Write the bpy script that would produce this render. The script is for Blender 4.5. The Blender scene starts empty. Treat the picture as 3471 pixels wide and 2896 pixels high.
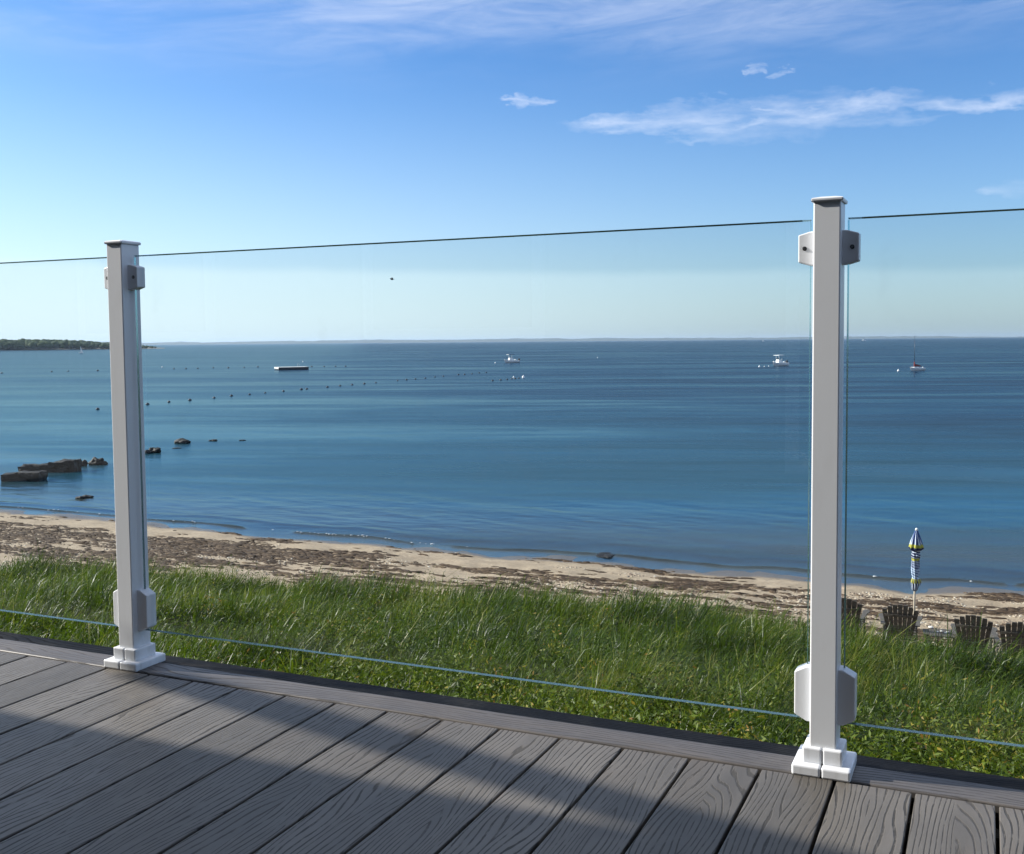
import bpy, bmesh, math, random
import numpy as np
from mathutils import Vector, Matrix, noise

random.seed(7)
rng = np.random.default_rng(7)
D = bpy.data
SC = bpy.context.scene
COL = SC.collection
R = math.radians

# ------------------------------------------------------------------ camera
EYE = 0.8612
F_PX, PPX, PPY = 3570.48, 1778.24, 1370.28          # measured on the 3471 px wide photograph
PIT, ROL, YAW = R(3.4197), R(-0.4906), R(23.8028)
FH = Vector((-math.sin(YAW), math.cos(YAW), 0)); RH = Vector((math.cos(YAW), math.sin(YAW), 0)); UP = Vector((0, 0, 1))
_F = FH*math.cos(PIT) - UP*math.sin(PIT); _U = UP*math.cos(PIT) + FH*math.sin(PIT)
_R = RH*math.cos(ROL) + _U*math.sin(ROL); _U = _U*math.cos(ROL) - RH*math.sin(ROL)
cam = D.cameras.new('camera'); co = D.objects.new('camera', cam); COL.objects.link(co); SC.camera = co
m = Matrix((_R, _U, -_F)).transposed().to_4x4(); m.translation = (0, 0, EYE); co.matrix_world = m
cam.sensor_width = 36; cam.lens = 36*F_PX/3471
cam.shift_x = -(PPX-1735.5)/3471; cam.shift_y = -(1448-PPY)/3471
cam.clip_start = 0.05; cam.clip_end = 60000

def ray(u, v):
    return _R*((u-PPX)/F_PX) - _U*((v-PPY)/F_PX) + _F
def on(u, v, z):
    """the place on the level z that shows at pixel u, v of the photograph"""
    d = ray(u, v); t = (z-EYE)/d.z
    return d*t + Vector((0, 0, EYE))
def at_depth(u, v, t):
    d = ray(u, v); return d*(t/d.dot(FH)) + Vector((0, 0, EYE))

# ------------------------------------------------------------------ sun, sky, exposure
SUN_AZ, SUN_EL = R(9.0), R(27.5)
sun_to = Vector((-math.cos(SUN_AZ)*math.cos(SUN_EL), -math.sin(SUN_AZ)*math.cos(SUN_EL), math.sin(SUN_EL)))
SUN_STRENGTH, SKY_STRENGTH = 5.0, 0.069
sl = D.lights.new('sun', 'SUN'); sl.energy = SUN_STRENGTH; sl.angle = R(0.42); sl.color = (1.0, 0.95, 0.87)
so = D.objects.new('sun', sl); COL.objects.link(so); so.rotation_euler = sun_to.to_track_quat('Z', 'Y').to_euler()
SC.view_settings.view_transform = 'Standard'; SC.view_settings.look = 'None'
SC.view_settings.exposure = 0.84; SC.view_settings.gamma = 1.0; SC.view_settings.use_curve_mapping = False
SC.render.engine = 'CYCLES'
cy = SC.cycles
cy.use_denoising = True
cy.max_bounces = 8; cy.diffuse_bounces = 3; cy.glossy_bounces = 4; cy.transparent_max_bounces = 16
cy.transmission_bounces = 4; cy.volume_bounces = 0
cy.caustics_reflective = False; cy.caustics_refractive = False; cy.blur_glossy = 0.5
cy.sample_clamp_indirect = 6.0

class N:
    """small helper to write node trees"""
    def __init__(s, tree): s.t = tree; s.n = tree.nodes; s.l = tree.links
    def new(s, kind, **kw):
        nd = s.n.new(kind)
        for k, v in kw.items(): setattr(nd, k, v)
        return nd
    def put(s, sock, v):
        if v is None: return
        if hasattr(v, 'is_output') or hasattr(v, 'links'): s.l.new(v, sock)
        else:
            try: sock.default_value = v
            except Exception: sock.default_value = (v, v, v, 1) if not hasattr(v, '__len__') else tuple(v)+((1,) if len(v) == 3 else ())
    def m(s, op, a, b=None, c=None, clamp=False):
        nd = s.new('ShaderNodeMath', operation=op, use_clamp=clamp)
        s.put(nd.inputs[0], a); s.put(nd.inputs[1], b); s.put(nd.inputs[2], c)
        return nd.outputs[0]
    def vm(s, op, a, b=None, out=0):
        nd = s.new('ShaderNodeVectorMath', operation=op); s.put(nd.inputs[0], a); s.put(nd.inputs[1], b)
        return nd.outputs[out]
    def xyz(s, x, y, z):
        nd = s.new('ShaderNodeCombineXYZ')
        for i, v in enumerate((x, y, z)): s.put(nd.inputs[i], v)
        return nd.outputs[0]
    def sep(s, v):
        nd = s.new('ShaderNodeSeparateXYZ'); s.put(nd.inputs[0], v); return nd.outputs
    def noise(s, vec, scale=5, detail=4, rough=.5, dist=0, col=False, dim='3D'):
        nd = s.new('ShaderNodeTexNoise', noise_dimensions=dim); s.put(nd.inputs['Vector'], vec)
        nd.inputs['Scale'].default_value = scale; nd.inputs['Detail'].default_value = detail
        nd.inputs['Roughness'].default_value = rough; nd.inputs['Distortion'].default_value = dist
        return nd.outputs[1 if col else 0]
    def ramp(s, f, stops, interp='LINEAR'):
        nd = s.new('ShaderNodeValToRGB'); cr = nd.color_ramp; cr.interpolation = interp
        while len(cr.elements) < len(stops): cr.elements.new(.5)
        for e, (p, c) in zip(cr.elements, stops):
            e.position = p; e.color = (c, c, c, 1) if not hasattr(c, '__len__') else (*c, 1)
        s.put(nd.inputs[0], f); return nd.outputs[0]
    def step(s, x, a, b, lo=0., hi=1., smooth=True):
        nd = s.new('ShaderNodeMapRange', interpolation_type='SMOOTHSTEP' if smooth else 'LINEAR')
        s.put(nd.inputs[0], x)
        for i, v in zip((1, 2, 3, 4), (a, b, lo, hi)): s.put(nd.inputs[i], v)
        return nd.outputs[0]
    def mix(s, f, a, b, blend='MIX'):
        nd = s.new('ShaderNodeMix', data_type='RGBA', blend_type=blend)
        s.put(nd.inputs[0], f); s.put(nd.inputs[6], a); s.put(nd.inputs[7], b); return nd.outputs[2]
    def bump(s, h, strength=.3, dist=.01, normal=None):
        nd = s.new('ShaderNodeBump'); nd.inputs['Strength'].default_value = strength
        nd.inputs['Distance'].default_value = dist; s.put(nd.inputs['Height'], h)
        if normal is not None: s.put(nd.inputs['Normal'], normal)
        return nd.outputs[0]
    def attr(s, name, out='Fac'):
        nd = s.new('ShaderNodeAttribute', attribute_name=name); return nd.outputs[out]

world = D.worlds.new('World'); SC.world = world; world.use_nodes = True
w = N(world.node_tree); w.n.clear()
sky = w.new('ShaderNodeTexSky', sky_type='NISHITA'); sky.sun_disc = False
sky.sun_elevation = SUN_EL; sky.sun_rotation = math.atan2(sun_to.x, sun_to.y)
sky.air_density = 1.0; sky.dust_density = 1.1; sky.ozone_density = 3.0; sky.altitude = 0
tc = w.new('ShaderNodeTexCoord').outputs['Generated']
dn = w.vm('NORMALIZE', tc)
ds = w.vm('DOT_PRODUCT', dn, tuple(RH), out=1); dt = w.vm('DOT_PRODUCT', dn, tuple(FH), out=1); dz = w.sep(dn)[2]
az = w.m('ARCTAN2', ds, dt)
el = w.m('ARCSINE', dz)
def azel(u, v):
    d = ray(u, v).normalized(); return math.atan2(d.dot(RH), d.dot(FH)), math.asin(d.z)
hs = w.new('ShaderNodeHueSaturation'); hs.inputs['Saturation'].default_value = 1.15; hs.inputs['Value'].default_value = 1.0
w.put(hs.inputs['Color'], sky.outputs[0])
skyc = w.mix(1., hs.outputs[0], (.80, 1.09, 1.42), 'MULTIPLY')
# thin cirrus: long streaks nearly level, stretched along the azimuth
p1 = w.xyz(w.m('MULTIPLY', az, 2.2), w.m('MULTIPLY', w.m('ADD', el, w.m('MULTIPLY', az, -0.06)), 14.), 0.)
n1 = w.noise(p1, 1.6, 7, .58, .6)
p2 = w.xyz(w.m('MULTIPLY', az, 7.), w.m('MULTIPLY', w.m('ADD', el, w.m('MULTIPLY', az, -0.09)), 38.), 3.)
n2 = w.noise(p2, 1.6, 8, .62, .9)
cl = w.m('MULTIPLY', w.m('MULTIPLY', w.step(n1, .28, .66), w.step(n2, .0, .85)), w.step(el, .215, .335))
cl = w.m('MULTIPLY', cl, .62)
cl = w.m('MAXIMUM', cl, w.m('MULTIPLY', w.step(w.m('ADD', el, w.m('MULTIPLY', w.m('SUBTRACT', n1, .5), .06)), .292, .335), .6))
def wisp(u0, v0, u1, v1, half, amp, taper=1.0, seed=0., warp=.012):
    """an elongated wisp between two places of the sky, broken up by noise"""
    a0, e0 = azel(u0, v0); a1, e1 = azel(u1, v1)
    L = math.hypot(a1-a0, e1-e0); ux, uy = (a1-a0)/L, (e1-e0)/L
    wn = w.m('MULTIPLY', w.m('SUBTRACT', w.noise(w.xyz(w.m('MULTIPLY', az, 9.), w.m('MULTIPLY', el, 22.), seed), 1.4, 5, .6), .5), warp*4)
    wn = w.m('ADD', wn, w.m('MULTIPLY', w.m('SUBTRACT', w.noise(w.xyz(w.m('MULTIPLY', az, 60.), w.m('MULTIPLY', el, 130.), seed+2), 1.2, 4, .6), .5), warp*.9))
    da = w.m('SUBTRACT', az, a0); de = w.m('ADD', w.m('SUBTRACT', el, e0), wn)
    al = w.m('DIVIDE', w.m('ADD', w.m('MULTIPLY', da, ux), w.m('MULTIPLY', de, uy)), L)
    ac = w.m('SUBTRACT', w.m('MULTIPLY', de, ux), w.m('MULTIPLY', da, uy))
    wdt = w.m('ADD', w.m('MULTIPLY', w.m('MULTIPLY', w.m('MULTIPLY', al, w.m('SUBTRACT', 1., al)), 4.), half), half*.15)
    g = w.m('SUBTRACT', 1., w.m('DIVIDE', w.m('ABSOLUTE', ac), w.m('MAXIMUM', wdt, 1e-4)), clamp=True)
    g = w.m('MULTIPLY', g, w.m('MULTIPLY', w.step(al, -.02, .12), w.step(al, 1.02, .8)))
    tex = w.step(w.noise(w.xyz(w.m('MULTIPLY', w.m('ADD', az, w.m('MULTIPLY', el, .8)), 13.), w.m('MULTIPLY', el, 60.), seed+4), 1.1, 5, .55), .22, .72)
    return w.m('MULTIPLY', w.m('MULTIPLY', w.m('POWER', g, .8), tex), amp)
for a in ((1900, 418, 3150, 350, .0150, .52, 1, 1.), (2000, 432, 2700, 400, .010, .50, 1, 12.), (2450, 368, 3750, 312, .0085, .50, 1, 2.), (2350, 372, 3050, 340, .008, .28, 1, 15.),
          (2250, 458, 3230, 388, .010, .26, 1, 5.), (1690, 352, 1900, 358, .0055, .55, 1, 7.), (1740, 335, 1800, 352, .007, .35, 1, 17.), (2510, 262, 2610, 256, .0034, .36, 1, 8.),
          (2590, 240, 2700, 232, .0034, .30, 1, 9.), (3300, 665, 3600, 645, .009, .25, 1, 3.)):
    cl = w.m('MAXIMUM', cl, wisp(*a))
# low haze bank above the sea with a soft, uneven top
edge = w.m('ADD', w.m('MULTIPLY', w.m('SUBTRACT', w.noise(w.xyz(w.m('MULTIPLY', az, 6.), 0., 0.), 1.0, 3, .5), .5), .012), .0655)
edge = w.m('SUBTRACT', edge, w.m('MULTIPLY', az, .012))
hz = w.step(w.m('SUBTRACT', edge, el), -.005, .007)
hz = w.m('MULTIPLY', hz, w.step(az, .40, -.45, .16, .42))
hz = w.m('MULTIPLY', hz, w.step(el, -.01, .0))
cloud_c = w.mix(1., (7.2, 7.9, 9.2), (1, 1, 1), 'MULTIPLY')
broad = w.m('MULTIPLY', w.m('POWER', w.step(el, .26, .02, 0., 1., False), 1.5), w.step(az, .45, -.45, .20, .62))
c0 = w.mix(broad, skyc, (8.2, 9.9, 11.0))
c1 = w.mix(hz, c0, (8.2, 9.8, 10.2))
c2 = w.mix(cl, c1, (7.4, 8.0, 9.4))
bg = w.new('ShaderNodeBackground'); bg.inputs[1].default_value = SKY_STRENGTH; w.put(bg.inputs[0], c2)
wo = w.new('ShaderNodeOutputWorld'); w.l.new(bg.outputs[0], wo.inputs[0])

# ------------------------------------------------------------------ helpers
def mat(name, fn):
    mt = D.materials.new(name); mt.use_nodes = True; g = N(mt.node_tree); g.n.clear()
    out = g.new('ShaderNodeOutputMaterial'); g.out = out; fn(g); return mt
def princ(g, color, rough=.5, bump=None, spec=.5, **kw):
    b = g.new('ShaderNodeBsdfPrincipled'); g.put(b.inputs['Base Color'], color); g.put(b.inputs['Roughness'], rough)
    g.put(b.inputs['Specular IOR Level'], spec)
    if bump is not None: g.put(b.inputs['Normal'], bump)
    for k, v in kw.items(): g.put(b.inputs[k.replace('_', ' ')], v)
    g.l.new(b.outputs[0], g.out.inputs[0]); return b
def plain(name, c, rough=.5, var=.12, scale=30, spec=.5, bumpd=.0005, **kw):
    def f(g):
        o = g.new('ShaderNodeTexCoord').outputs['Object']
        n = g.noise(o, scale, 5, .6)
        col = g.mix(g.step(n, .3, .7), tuple(x*(1-var) for x in c), tuple(min(1, x*(1+var)) for x in c))
        princ(g, col, rough, g.bump(n, .3, bumpd), spec, **kw)
    return mat(name, f)

def tag(o, label=None, cat=None, group=None, kind=None):
    for k, v in (('label', label), ('category', cat), ('group', group), ('kind', kind)):
        if v: o[k] = v
    return o
def link(name, me, mt=None, parent=None, loc=None, rz=None):
    if mt is not None and not me.materials: me.materials.append(mt)
    o = D.objects.new(name, me); COL.objects.link(o)
    if parent: o.parent = parent
    if loc is not None: o.location = loc
    if rz is not None: o.rotation_euler = (0, 0, rz)
    return o
def empty(name, loc, rz=0.):
    o = D.objects.new(name, None); COL.objects.link(o); o.location = loc; o.rotation_euler = (0, 0, rz); o.empty_display_size = .1
    return o
def copy_tree(o, parent=None):
    c = o.copy(); COL.objects.link(c); c.parent = parent
    for ch in list(o.children): copy_tree(ch, c)
    return c
def bm_mesh(bm, name, smooth=False):
    me = D.meshes.new(name); bm.normal_update(); bm.to_mesh(me); bm.free()
    if smooth:
        for p in me.polygons: p.use_smooth = True
    return me
def np_mesh(name, v, f, mt=None, attrs=None, smooth=False):
    """v (n,3); f (m,k) of one polygon size k"""
    me = D.meshes.new(name); v = np.asarray(v, np.float32); f = np.asarray(f, np.int32); k = f.shape[1]
    me.vertices.add(len(v)); me.vertices.foreach_set('co', v.ravel())
    me.loops.add(f.size); me.loops.foreach_set('vertex_index', f.ravel())
    me.polygons.add(len(f)); me.polygons.foreach_set('loop_start', np.arange(0, f.size, k, dtype=np.int32))
    if smooth: me.polygons.foreach_set('use_smooth', np.ones(len(f), bool))
    me.update(calc_edges=True)
    for n, a in (attrs or {}).items():
        at = me.attributes.new(n, 'FLOAT', 'POINT'); at.data.foreach_set('value', np.asarray(a, np.float32).ravel())
    if mt: me.materials.append(mt)
    return me
def box(bm, x0, x1, y0, y1, z0, z1, bev=0., seg=1):
    vs = [bm.verts.new((x, y, z)) for z in (z0, z1) for y in (y0, y1) for x in (x0, x1)]
    fs = [bm.faces.new([vs[i] for i in q]) for q in ((0, 2, 3, 1), (4, 5, 7, 6), (0, 1, 5, 4), (2, 6, 7, 3), (0, 4, 6, 2), (1, 3, 7, 5))]
    if bev:
        es = {e for f in fs for e in f.edges}
        bmesh.ops.bevel(bm, geom=list(es), offset=bev, segments=seg, affect='EDGES', profile=.5)
def box_mesh(name, *a, **k):
    bm = bmesh.new(); box(bm, *a, **k); return bm_mesh(bm, name)
def prism(bm, pts, axis, a, b, bev=0.):
    """extrude a 2D outline; axis 'x','y' or 'z' is the extrusion direction"""
    def P(p, h): return {'x': (h, p[0], p[1]), 'y': (p[0], h, p[1]), 'z': (p[0], p[1], h)}[axis]
    A = [bm.verts.new(P(p, a)) for p in pts]; B = [bm.verts.new(P(p, b)) for p in pts]; n = len(pts)
    fs = [bm.faces.new(A), bm.faces.new(B[::-1])] + [bm.faces.new((A[i], B[i], B[(i+1) % n], A[(i+1) % n])) for i in range(n)]
    bmesh.ops.recalc_face_normals(bm, faces=fs)
    if bev: bmesh.ops.bevel(bm, geom=list({e for f in fs for e in f.edges}), offset=bev, segments=2, affect='EDGES', profile=.5)
def tube(bm, pts, rad, n=8):
    rings = []
    for i, p in enumerate(pts):
        p = Vector(p); d = (Vector(pts[min(i+1, len(pts)-1)]) - Vector(pts[max(i-1, 0)])).normalized()
        a = d.cross(Vector((0, 0, 1)) if abs(d.z) < .9 else Vector((1, 0, 0))).normalized(); b = d.cross(a)
        r = rad[i] if hasattr(rad, '__len__') else rad
        rings.append([bm.verts.new(p + (a*math.cos(t) + b*math.sin(t))*r) for t in (2*math.pi*k/n for k in range(n))])
    for A, B in zip(rings, rings[1:]):
        for k in range(n): bm.faces.new((A[k], A[(k+1) % n], B[(k+1) % n], B[k]))
    bm.faces.new(rings[0][::-1]); bm.faces.new(rings[-1])
    bmesh.ops.recalc_face_normals(bm, faces=bm.faces)
def lathe(bm, prof, n=24, mod=None):
    rings = []
    for j, (r, z) in enumerate(prof):
        rings.append([bm.verts.new((q*math.cos(t), q*math.sin(t), z)) for t in (2*math.pi*k/n for k in range(n)) for q in ((mod(r, t, z) if mod else r),)])
    for A, B in zip(rings, rings[1:]):
        for k in range(n): bm.faces.new((A[k], A[(k+1) % n], B[(k+1) % n], B[k]))
    bm.faces.new(rings[0][::-1]); bm.faces.new(rings[-1])
def vnoise(x, y, seed=0):
    """smooth value noise on arrays, 0..1"""
    def h(i, j):
        n = (i.astype(np.int64)*374761393 + j.astype(np.int64)*668265263 + seed*974711) & 0x7fffffff
        n = ((n ^ (n >> 13))*1274126177) & 0x7fffffff
        return ((n ^ (n >> 16)) & 0xffff)/65535.
    i = np.floor(x); j = np.floor(y); fx = x-i; fy = y-j; fx = fx*fx*(3-2*fx); fy = fy*fy*(3-2*fy)
    return (h(i, j)*(1-fx)+h(i+1, j)*fx)*(1-fy) + (h(i, j+1)*(1-fx)+h(i+1, j+1)*fx)*fy
def fnoise(x, y, seed=0, octv=4):
    s = 0; a = .5
    for k in range(octv): s = s + a*vnoise(x*2**k+17*k, y*2**k+31*k, seed+k); a *= .5
    return s/(1-.5**octv)

# ------------------------------------------------------------------ the lie of the land
SEA = -5.45
def pol(p): return math.atan2(p.dot(RH), p.dot(FH)), math.hypot(p.x, p.y)
shore = [pol(on(u, v, SEA)) for u, v in ((-300, 1700), (0, 1727), (450, 1772), (900, 1817), (1350, 1856), (1800, 1893), (2300, 1930), (2850, 1975), (3471, 2020), (3800, 2040))]
grass_e = [pol(on(u, v, -4.40)) for u, v in ((-300, 1880), (0, 1902), (700, 1944), (1300, 1988), (1900, 2034), (2500, 2084), (2750, 2124), (2900, 2170), (3050, 2198), (3300, 2228), (3471, 2248), (3800, 2276))]
def ext(pts, left, right): return np.array([(R(a), r) for a, r in left] + pts + [(R(a), r) for a, r in right])
_s = ext(shore, ((-180, 4000), (-105, 3500), (-90, 400), (-62, 130), (-42, 66)), ((45, 31), (65, 46), (90, 140), (105, 3500), (180, 4000)))
_g = ext(grass_e, ((-180, 3000), (-105, 2500), (-90, 250), (-62, 70), (-42, 37)), ((45, 20.5), (65, 33), (90, 90), (105, 2500), (180, 3000)))
_s = _s[np.argsort(_s[:, 0])]; _g = _g[np.argsort(_g[:, 0])]
def r_s(a): return np.interp(a, _s[:, 0], _s[:, 1]) + .14*np.sin(a*31)+.07*np.sin(a*83+1)
def r_g(a): return np.interp(a, _g[:, 0], _g[:, 1])
Z0 = -1.75
def land_z(a, r):
    """height of the ground: bank under the deck, beach, sea bed"""
    rs, rg = r_s(a), r_g(a)
    z1 = Z0 + (-4.95-Z0)*np.clip((r-3)/(rg-3), 0, 1)**.93
    q = np.clip((r-rg)/(rs-rg), 0, 1); z2 = -4.95 + (SEA+4.95)*(.25*q+.75*q**1.6)
    z3 = SEA - .085*np.minimum(r-rs, 12) - np.interp(a, np.radians([-35, -12, 22]), [.009, .024, .05])*np.clip(r-rs-12, 0, 150)
    return np.where(r < rg, z1, np.where(r < rs, z2, z3))
def to_xy(a, r):
    x = RH.x*np.sin(a)*r + FH.x*np.cos(a)*r; y = RH.y*np.sin(a)*r + FH.y*np.cos(a)*r
    return x, y
def ground_at(p):
    a, r = pol(Vector((p.x, p.y, 0))); return float(land_z(np.array(a), np.array(r)))

# ground sheet
A = np.concatenate([np.radians(np.linspace(-180, -42, 40)), np.radians(np.linspace(-41, 41, 420)), np.radians(np.linspace(42, 180, 40))])
rows = []
for a in A:
    rg, rs = float(r_g(a)), float(r_s(a))
    rows.append(np.concatenate([np.linspace(.3, rg, 60), rg + (rs-rg)*np.linspace(.01, 1, 70), rs + np.array([.5, 1, 2, 3, 4, 6, 8, 12, 20, 40, 80, 165]), np.array([9000.])]))
RR = np.array(rows); AA = np.repeat(A[:, None], RR.shape[1], 1)
X, Y = to_xy(AA, RR); Z = land_z(AA, RR)
Z += (fnoise(X*.7, Y*.7, 3)-.5)*.16*(RR < 200) + (fnoise(X*3.1, Y*3.1, 8)-.5)*.05*(RR < 200)*np.clip((r_s(AA)-RR)/1.5, 0, 1)
Q = (RR-r_g(AA))/(r_s(AA)-r_g(AA))
na, nr = RR.shape
idx = np.arange(na*nr).reshape(na, nr)
fq = np.stack([idx[:-1, :-1], idx[:-1, 1:], idx[1:, 1:], idx[1:, :-1]], -1).reshape(-1, 4)[:, ::-1]
def m_ground(g):
    o = g.new('ShaderNodeNewGeometry').outputs['Position']; q = g.attr('across')
    n = g.noise(o, 1.3, 6, .6); n2 = g.noise(o, 9, 5, .6); n3 = g.noise(o, 60, 3, .6)
    sand = g.mix(g.step(n, .3, .7), (.29, .225, .145), (.43, .34, .228))
    sand = g.mix(g.step(n2, .42, .70, 0, .65), sand, (.20, .145, .095))
    sand = g.mix(g.step(n3, .35, .7, 0, .5), sand, (.24, .185, .13))
    grit = g.new('ShaderNodeTexVoronoi'); g.put(grit.inputs['Vector'], o); grit.inputs['Scale'].default_value = 22
    gm = g.m('MULTIPLY', g.step(grit.outputs['Distance'], .30, .15), g.step(q, .75, .35))
    sand = g.mix(g.m('MULTIPLY', gm, .55), sand, (.13, .085, .055))
    wet = g.step(g.m('ADD', q, g.m('MULTIPLY', g.m('SUBTRACT', n, .5), .12)), .90, .965)
    sand = g.mix(wet, sand, (.11, .085, .06))
    soil = g.mix(g.step(n2, .3, .7), (.018, .022, .010), (.05, .045, .022))
    c = g.mix(g.step(g.m('ADD', q, g.m('MULTIPLY', g.m('SUBTRACT', n, .5), .1)), -.02, .03), soil, sand)
    ro = g.m('SUBTRACT', .92, g.m('MULTIPLY', wet, .62))
    h = g.m('ADD', n2, g.m('MULTIPLY', n3, .4))
    princ(g, c, ro, g.bump(h, .6, .03), .4)
ground = link('ground', np_mesh('ground', np.stack([X, Y, Z], -1).reshape(-1, 3), fq, mat('sand_and_soil', m_ground), {'across': Q}, True))
tag(ground, 'grassy bank running down to a pale sand beach', kind='structure')

# sea: the grid is finer near the shore; small swell is real geometry there, ripples are fine relief
A = np.radians(np.concatenate([np.linspace(-100, -40, 60), np.linspace(-39.8, 39.8, 560), np.linspace(40, 100, 60)]))
f_ = np.concatenate([np.linspace(-2.5, 6, 150), 6 + np.geomspace(.12, 70, 135)[0:], np.geomspace(90, 40000, 40)])
RR = r_s(A)[:, None] + f_[None, :]; RR = np.where(f_[None, :] > 80, np.maximum(RR*0 + f_[None, :] + np.minimum(r_s(A)[:, None], 60), RR*0), RR)
AA = np.repeat(A[:, None], RR.shape[1], 1); X, Y = to_xy(AA, RR); off = RR - r_s(AA)
bed = land_z(AA, RR)
amp = np.clip(off/3, 0.05, 1)*np.clip(1.5-RR/120, 0, 1)
sw = (fnoise(X*.35+Y*.9, Y*.35-X*.12, 21, 3)-.5)*.05 + (fnoise(X*1.1, Y*2.3, 22, 4)-.5)*.022
lap = .95 + .14*np.sin(AA*19) + .08*np.sin(AA*47+2)
ridge = .075*np.exp(-((off-lap)/.16)**2)*(.35+.9*fnoise(AA*40, AA*0, 5))*(fnoise(AA*12, AA*0+3, 6) > .30)
ridge2 = .03*np.exp(-((off-lap*2.6)/.35)**2)*fnoise(AA*30, AA*0, 9)
Z = SEA + sw*amp + ridge + ridge2
depth = np.maximum(SEA-bed, 0)
na, nr = RR.shape; idx = np.arange(na*nr).reshape(na, nr)
fq = np.stack([idx[:-1, :-1], idx[:-1, 1:], idx[1:, 1:], idx[1:, :-1]], -1).reshape(-1, 4)[:, ::-1]
def m_sea(g):
    o = g.new('ShaderNodeNewGeometry').outputs['Position']; dp = g.attr('depth'); rr = g.attr('range')
    # coordinates turned so that wave crests run roughly across the view
    rot = g.new('ShaderNodeMapping'); rot.inputs['Rotation'].default_value = (0, 0, -YAW+R(6)); g.put(rot.inputs[0], o); v = rot.outputs[0]
    sx = g.new('ShaderNodeMapping'); sx.inputs['Scale'].default_value = (.35, 1, 1); g.put(sx.inputs[0], v); vs = sx.outputs[0]
    r1 = g.noise(vs, 5.0, 4, .62, .4); r2 = g.noise(vs, 1.1, 5, .6, .3); r3 = g.noise(vs, .22, 4, .55)
    sl_ = g.new('ShaderNodeMapping'); sl_.inputs['Scale'].default_value = (.008, .05, 1); g.put(sl_.inputs[0], v)
    slick = g.step(g.noise(sl_.outputs[0], 1.6, 5, .6, .8), .36, .66)
    s2 = g.new('ShaderNodeMapping'); s2.inputs['Scale'].default_value = (.05, .30, 1); g.put(s2.inputs[0], v)
    slick2 = g.step(g.noise(s2.outputs[0], 1.2, 4, .6, .6), .35, .65)
    cal = g.m('ADD', g.m('MULTIPLY', slick, .7), g.m('MULTIPLY', slick2, .3))
    lee = g.m('ADD', g.vm('DOT_PRODUCT', o, tuple(RH), out=1), g.m('MULTIPLY', g.vm('DOT_PRODUCT', o, tuple(FH), out=1), .16))
    cal = g.m('MULTIPLY', cal, g.step(lee, -35., 35., .35, 1.))          # sheltered, smoother water towards the headland
    h = g.m('ADD', g.m('ADD', g.m('MULTIPLY', r1, .018), g.m('MULTIPLY', r2, .07)), g.m('MULTIPLY', r3, .22))
    bm_ = g.new('ShaderNodeBump'); bm_.inputs['Distance'].default_value = 1.0; g.put(bm_.inputs['Height'], h)
    g.put(bm_.inputs['Strength'], g.m('ADD', .18, g.m('MULTIPLY', cal, .85)))
    rough = g.m('ADD', .08, g.m('MULTIPLY', cal, .30))
    deep = g.step(dp, .6, 4.2)
    body = g.mix(g.step(dp, .02, 1.2), (.040, .037, .026), (.007, .038, .054))
    body = g.mix(deep, body, (.0004, .007, .022))
    dif = g.new('ShaderNodeBsdfDiffuse'); g.put(dif.inputs[0], body)
    tr = g.new('ShaderNodeBsdfTransparent'); tr.inputs[0].default_value = (.80, .88, .86, 1)
    m1 = g.new('ShaderNodeMixShader'); g.put(m1.inputs[0], g.step(dp, .0, .42)); g.l.new(tr.outputs[0], m1.inputs[1]); g.l.new(dif.outputs[0], m1.inputs[2])
    gl = g.new('ShaderNodeBsdfGlossy'); g.put(gl.inputs['Roughness'], rough); g.put(gl.inputs['Normal'], bm_.outputs[0]); gl.inputs[0].default_value = (.62, .88, 1.0, 1)
    fr = g.new('ShaderNodeFresnel'); fr.inputs[0].default_value = 1.333; g.put(fr.inputs['Normal'], bm_.outputs[0])
    # ripples turn the mean facet towards the viewer: far water never reaches mirror reflectance
    fac = g.m('MINIMUM', fr.outputs[0], g.m('SUBTRACT', .39, g.m('MULTIPLY', cal, .25)))
    m2 = g.new('ShaderNodeMixShader'); g.put(m2.inputs[0], fac); g.l.new(m1.outputs[0], m2.inputs[1]); g.l.new(gl.outputs[0], m2.inputs[2])
    g.l.new(m2.outputs[0], g.out.inputs[0])
sea = link('sea', np_mesh('sea', np.stack([X, Y, Z], -1).reshape(-1, 3), fq, mat('sea_water', m_sea), {'depth': depth, 'range': RR}, True))
tag(sea, 'calm blue sea with faint ripples', kind='structure')

# white flecks of foam along the lapping wave
bm = bmesh.new()
for k in range(45):
    a = random.choice((random.uniform(R(-27), R(-9)), random.uniform(R(-14), R(-4)), random.uniform(R(-27), R(26))))
    if random.random() < .35: a = random.gauss(R(-9.5), R(1.6))
    lp = .95 + .14*math.sin(a*19) + .08*math.sin(a*47+2)
    r = float(r_s(np.array(a))) + lp - .12 + random.gauss(0, .05)
    x, y = to_xy(a, r); s = random.uniform(.008, .026)
    mm = Matrix.Translation((x, y, SEA+.05+random.uniform(0, .02))) @ Matrix.Rotation(-a+YAW, 4, 'Z') @ Matrix.Diagonal((s*random.uniform(1.5, 3.5), s, s*.6, 1))
    bmesh.ops.create_icosphere(bm, subdivisions=1, radius=1, matrix=mm)
tag(link('sea_foam', bm_mesh(bm, 'sea_foam', True), plain('foam', (.8, .82, .82), .6)), 'white flecks of foam on the small wave at the waterline', 'foam', kind='stuff')

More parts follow.
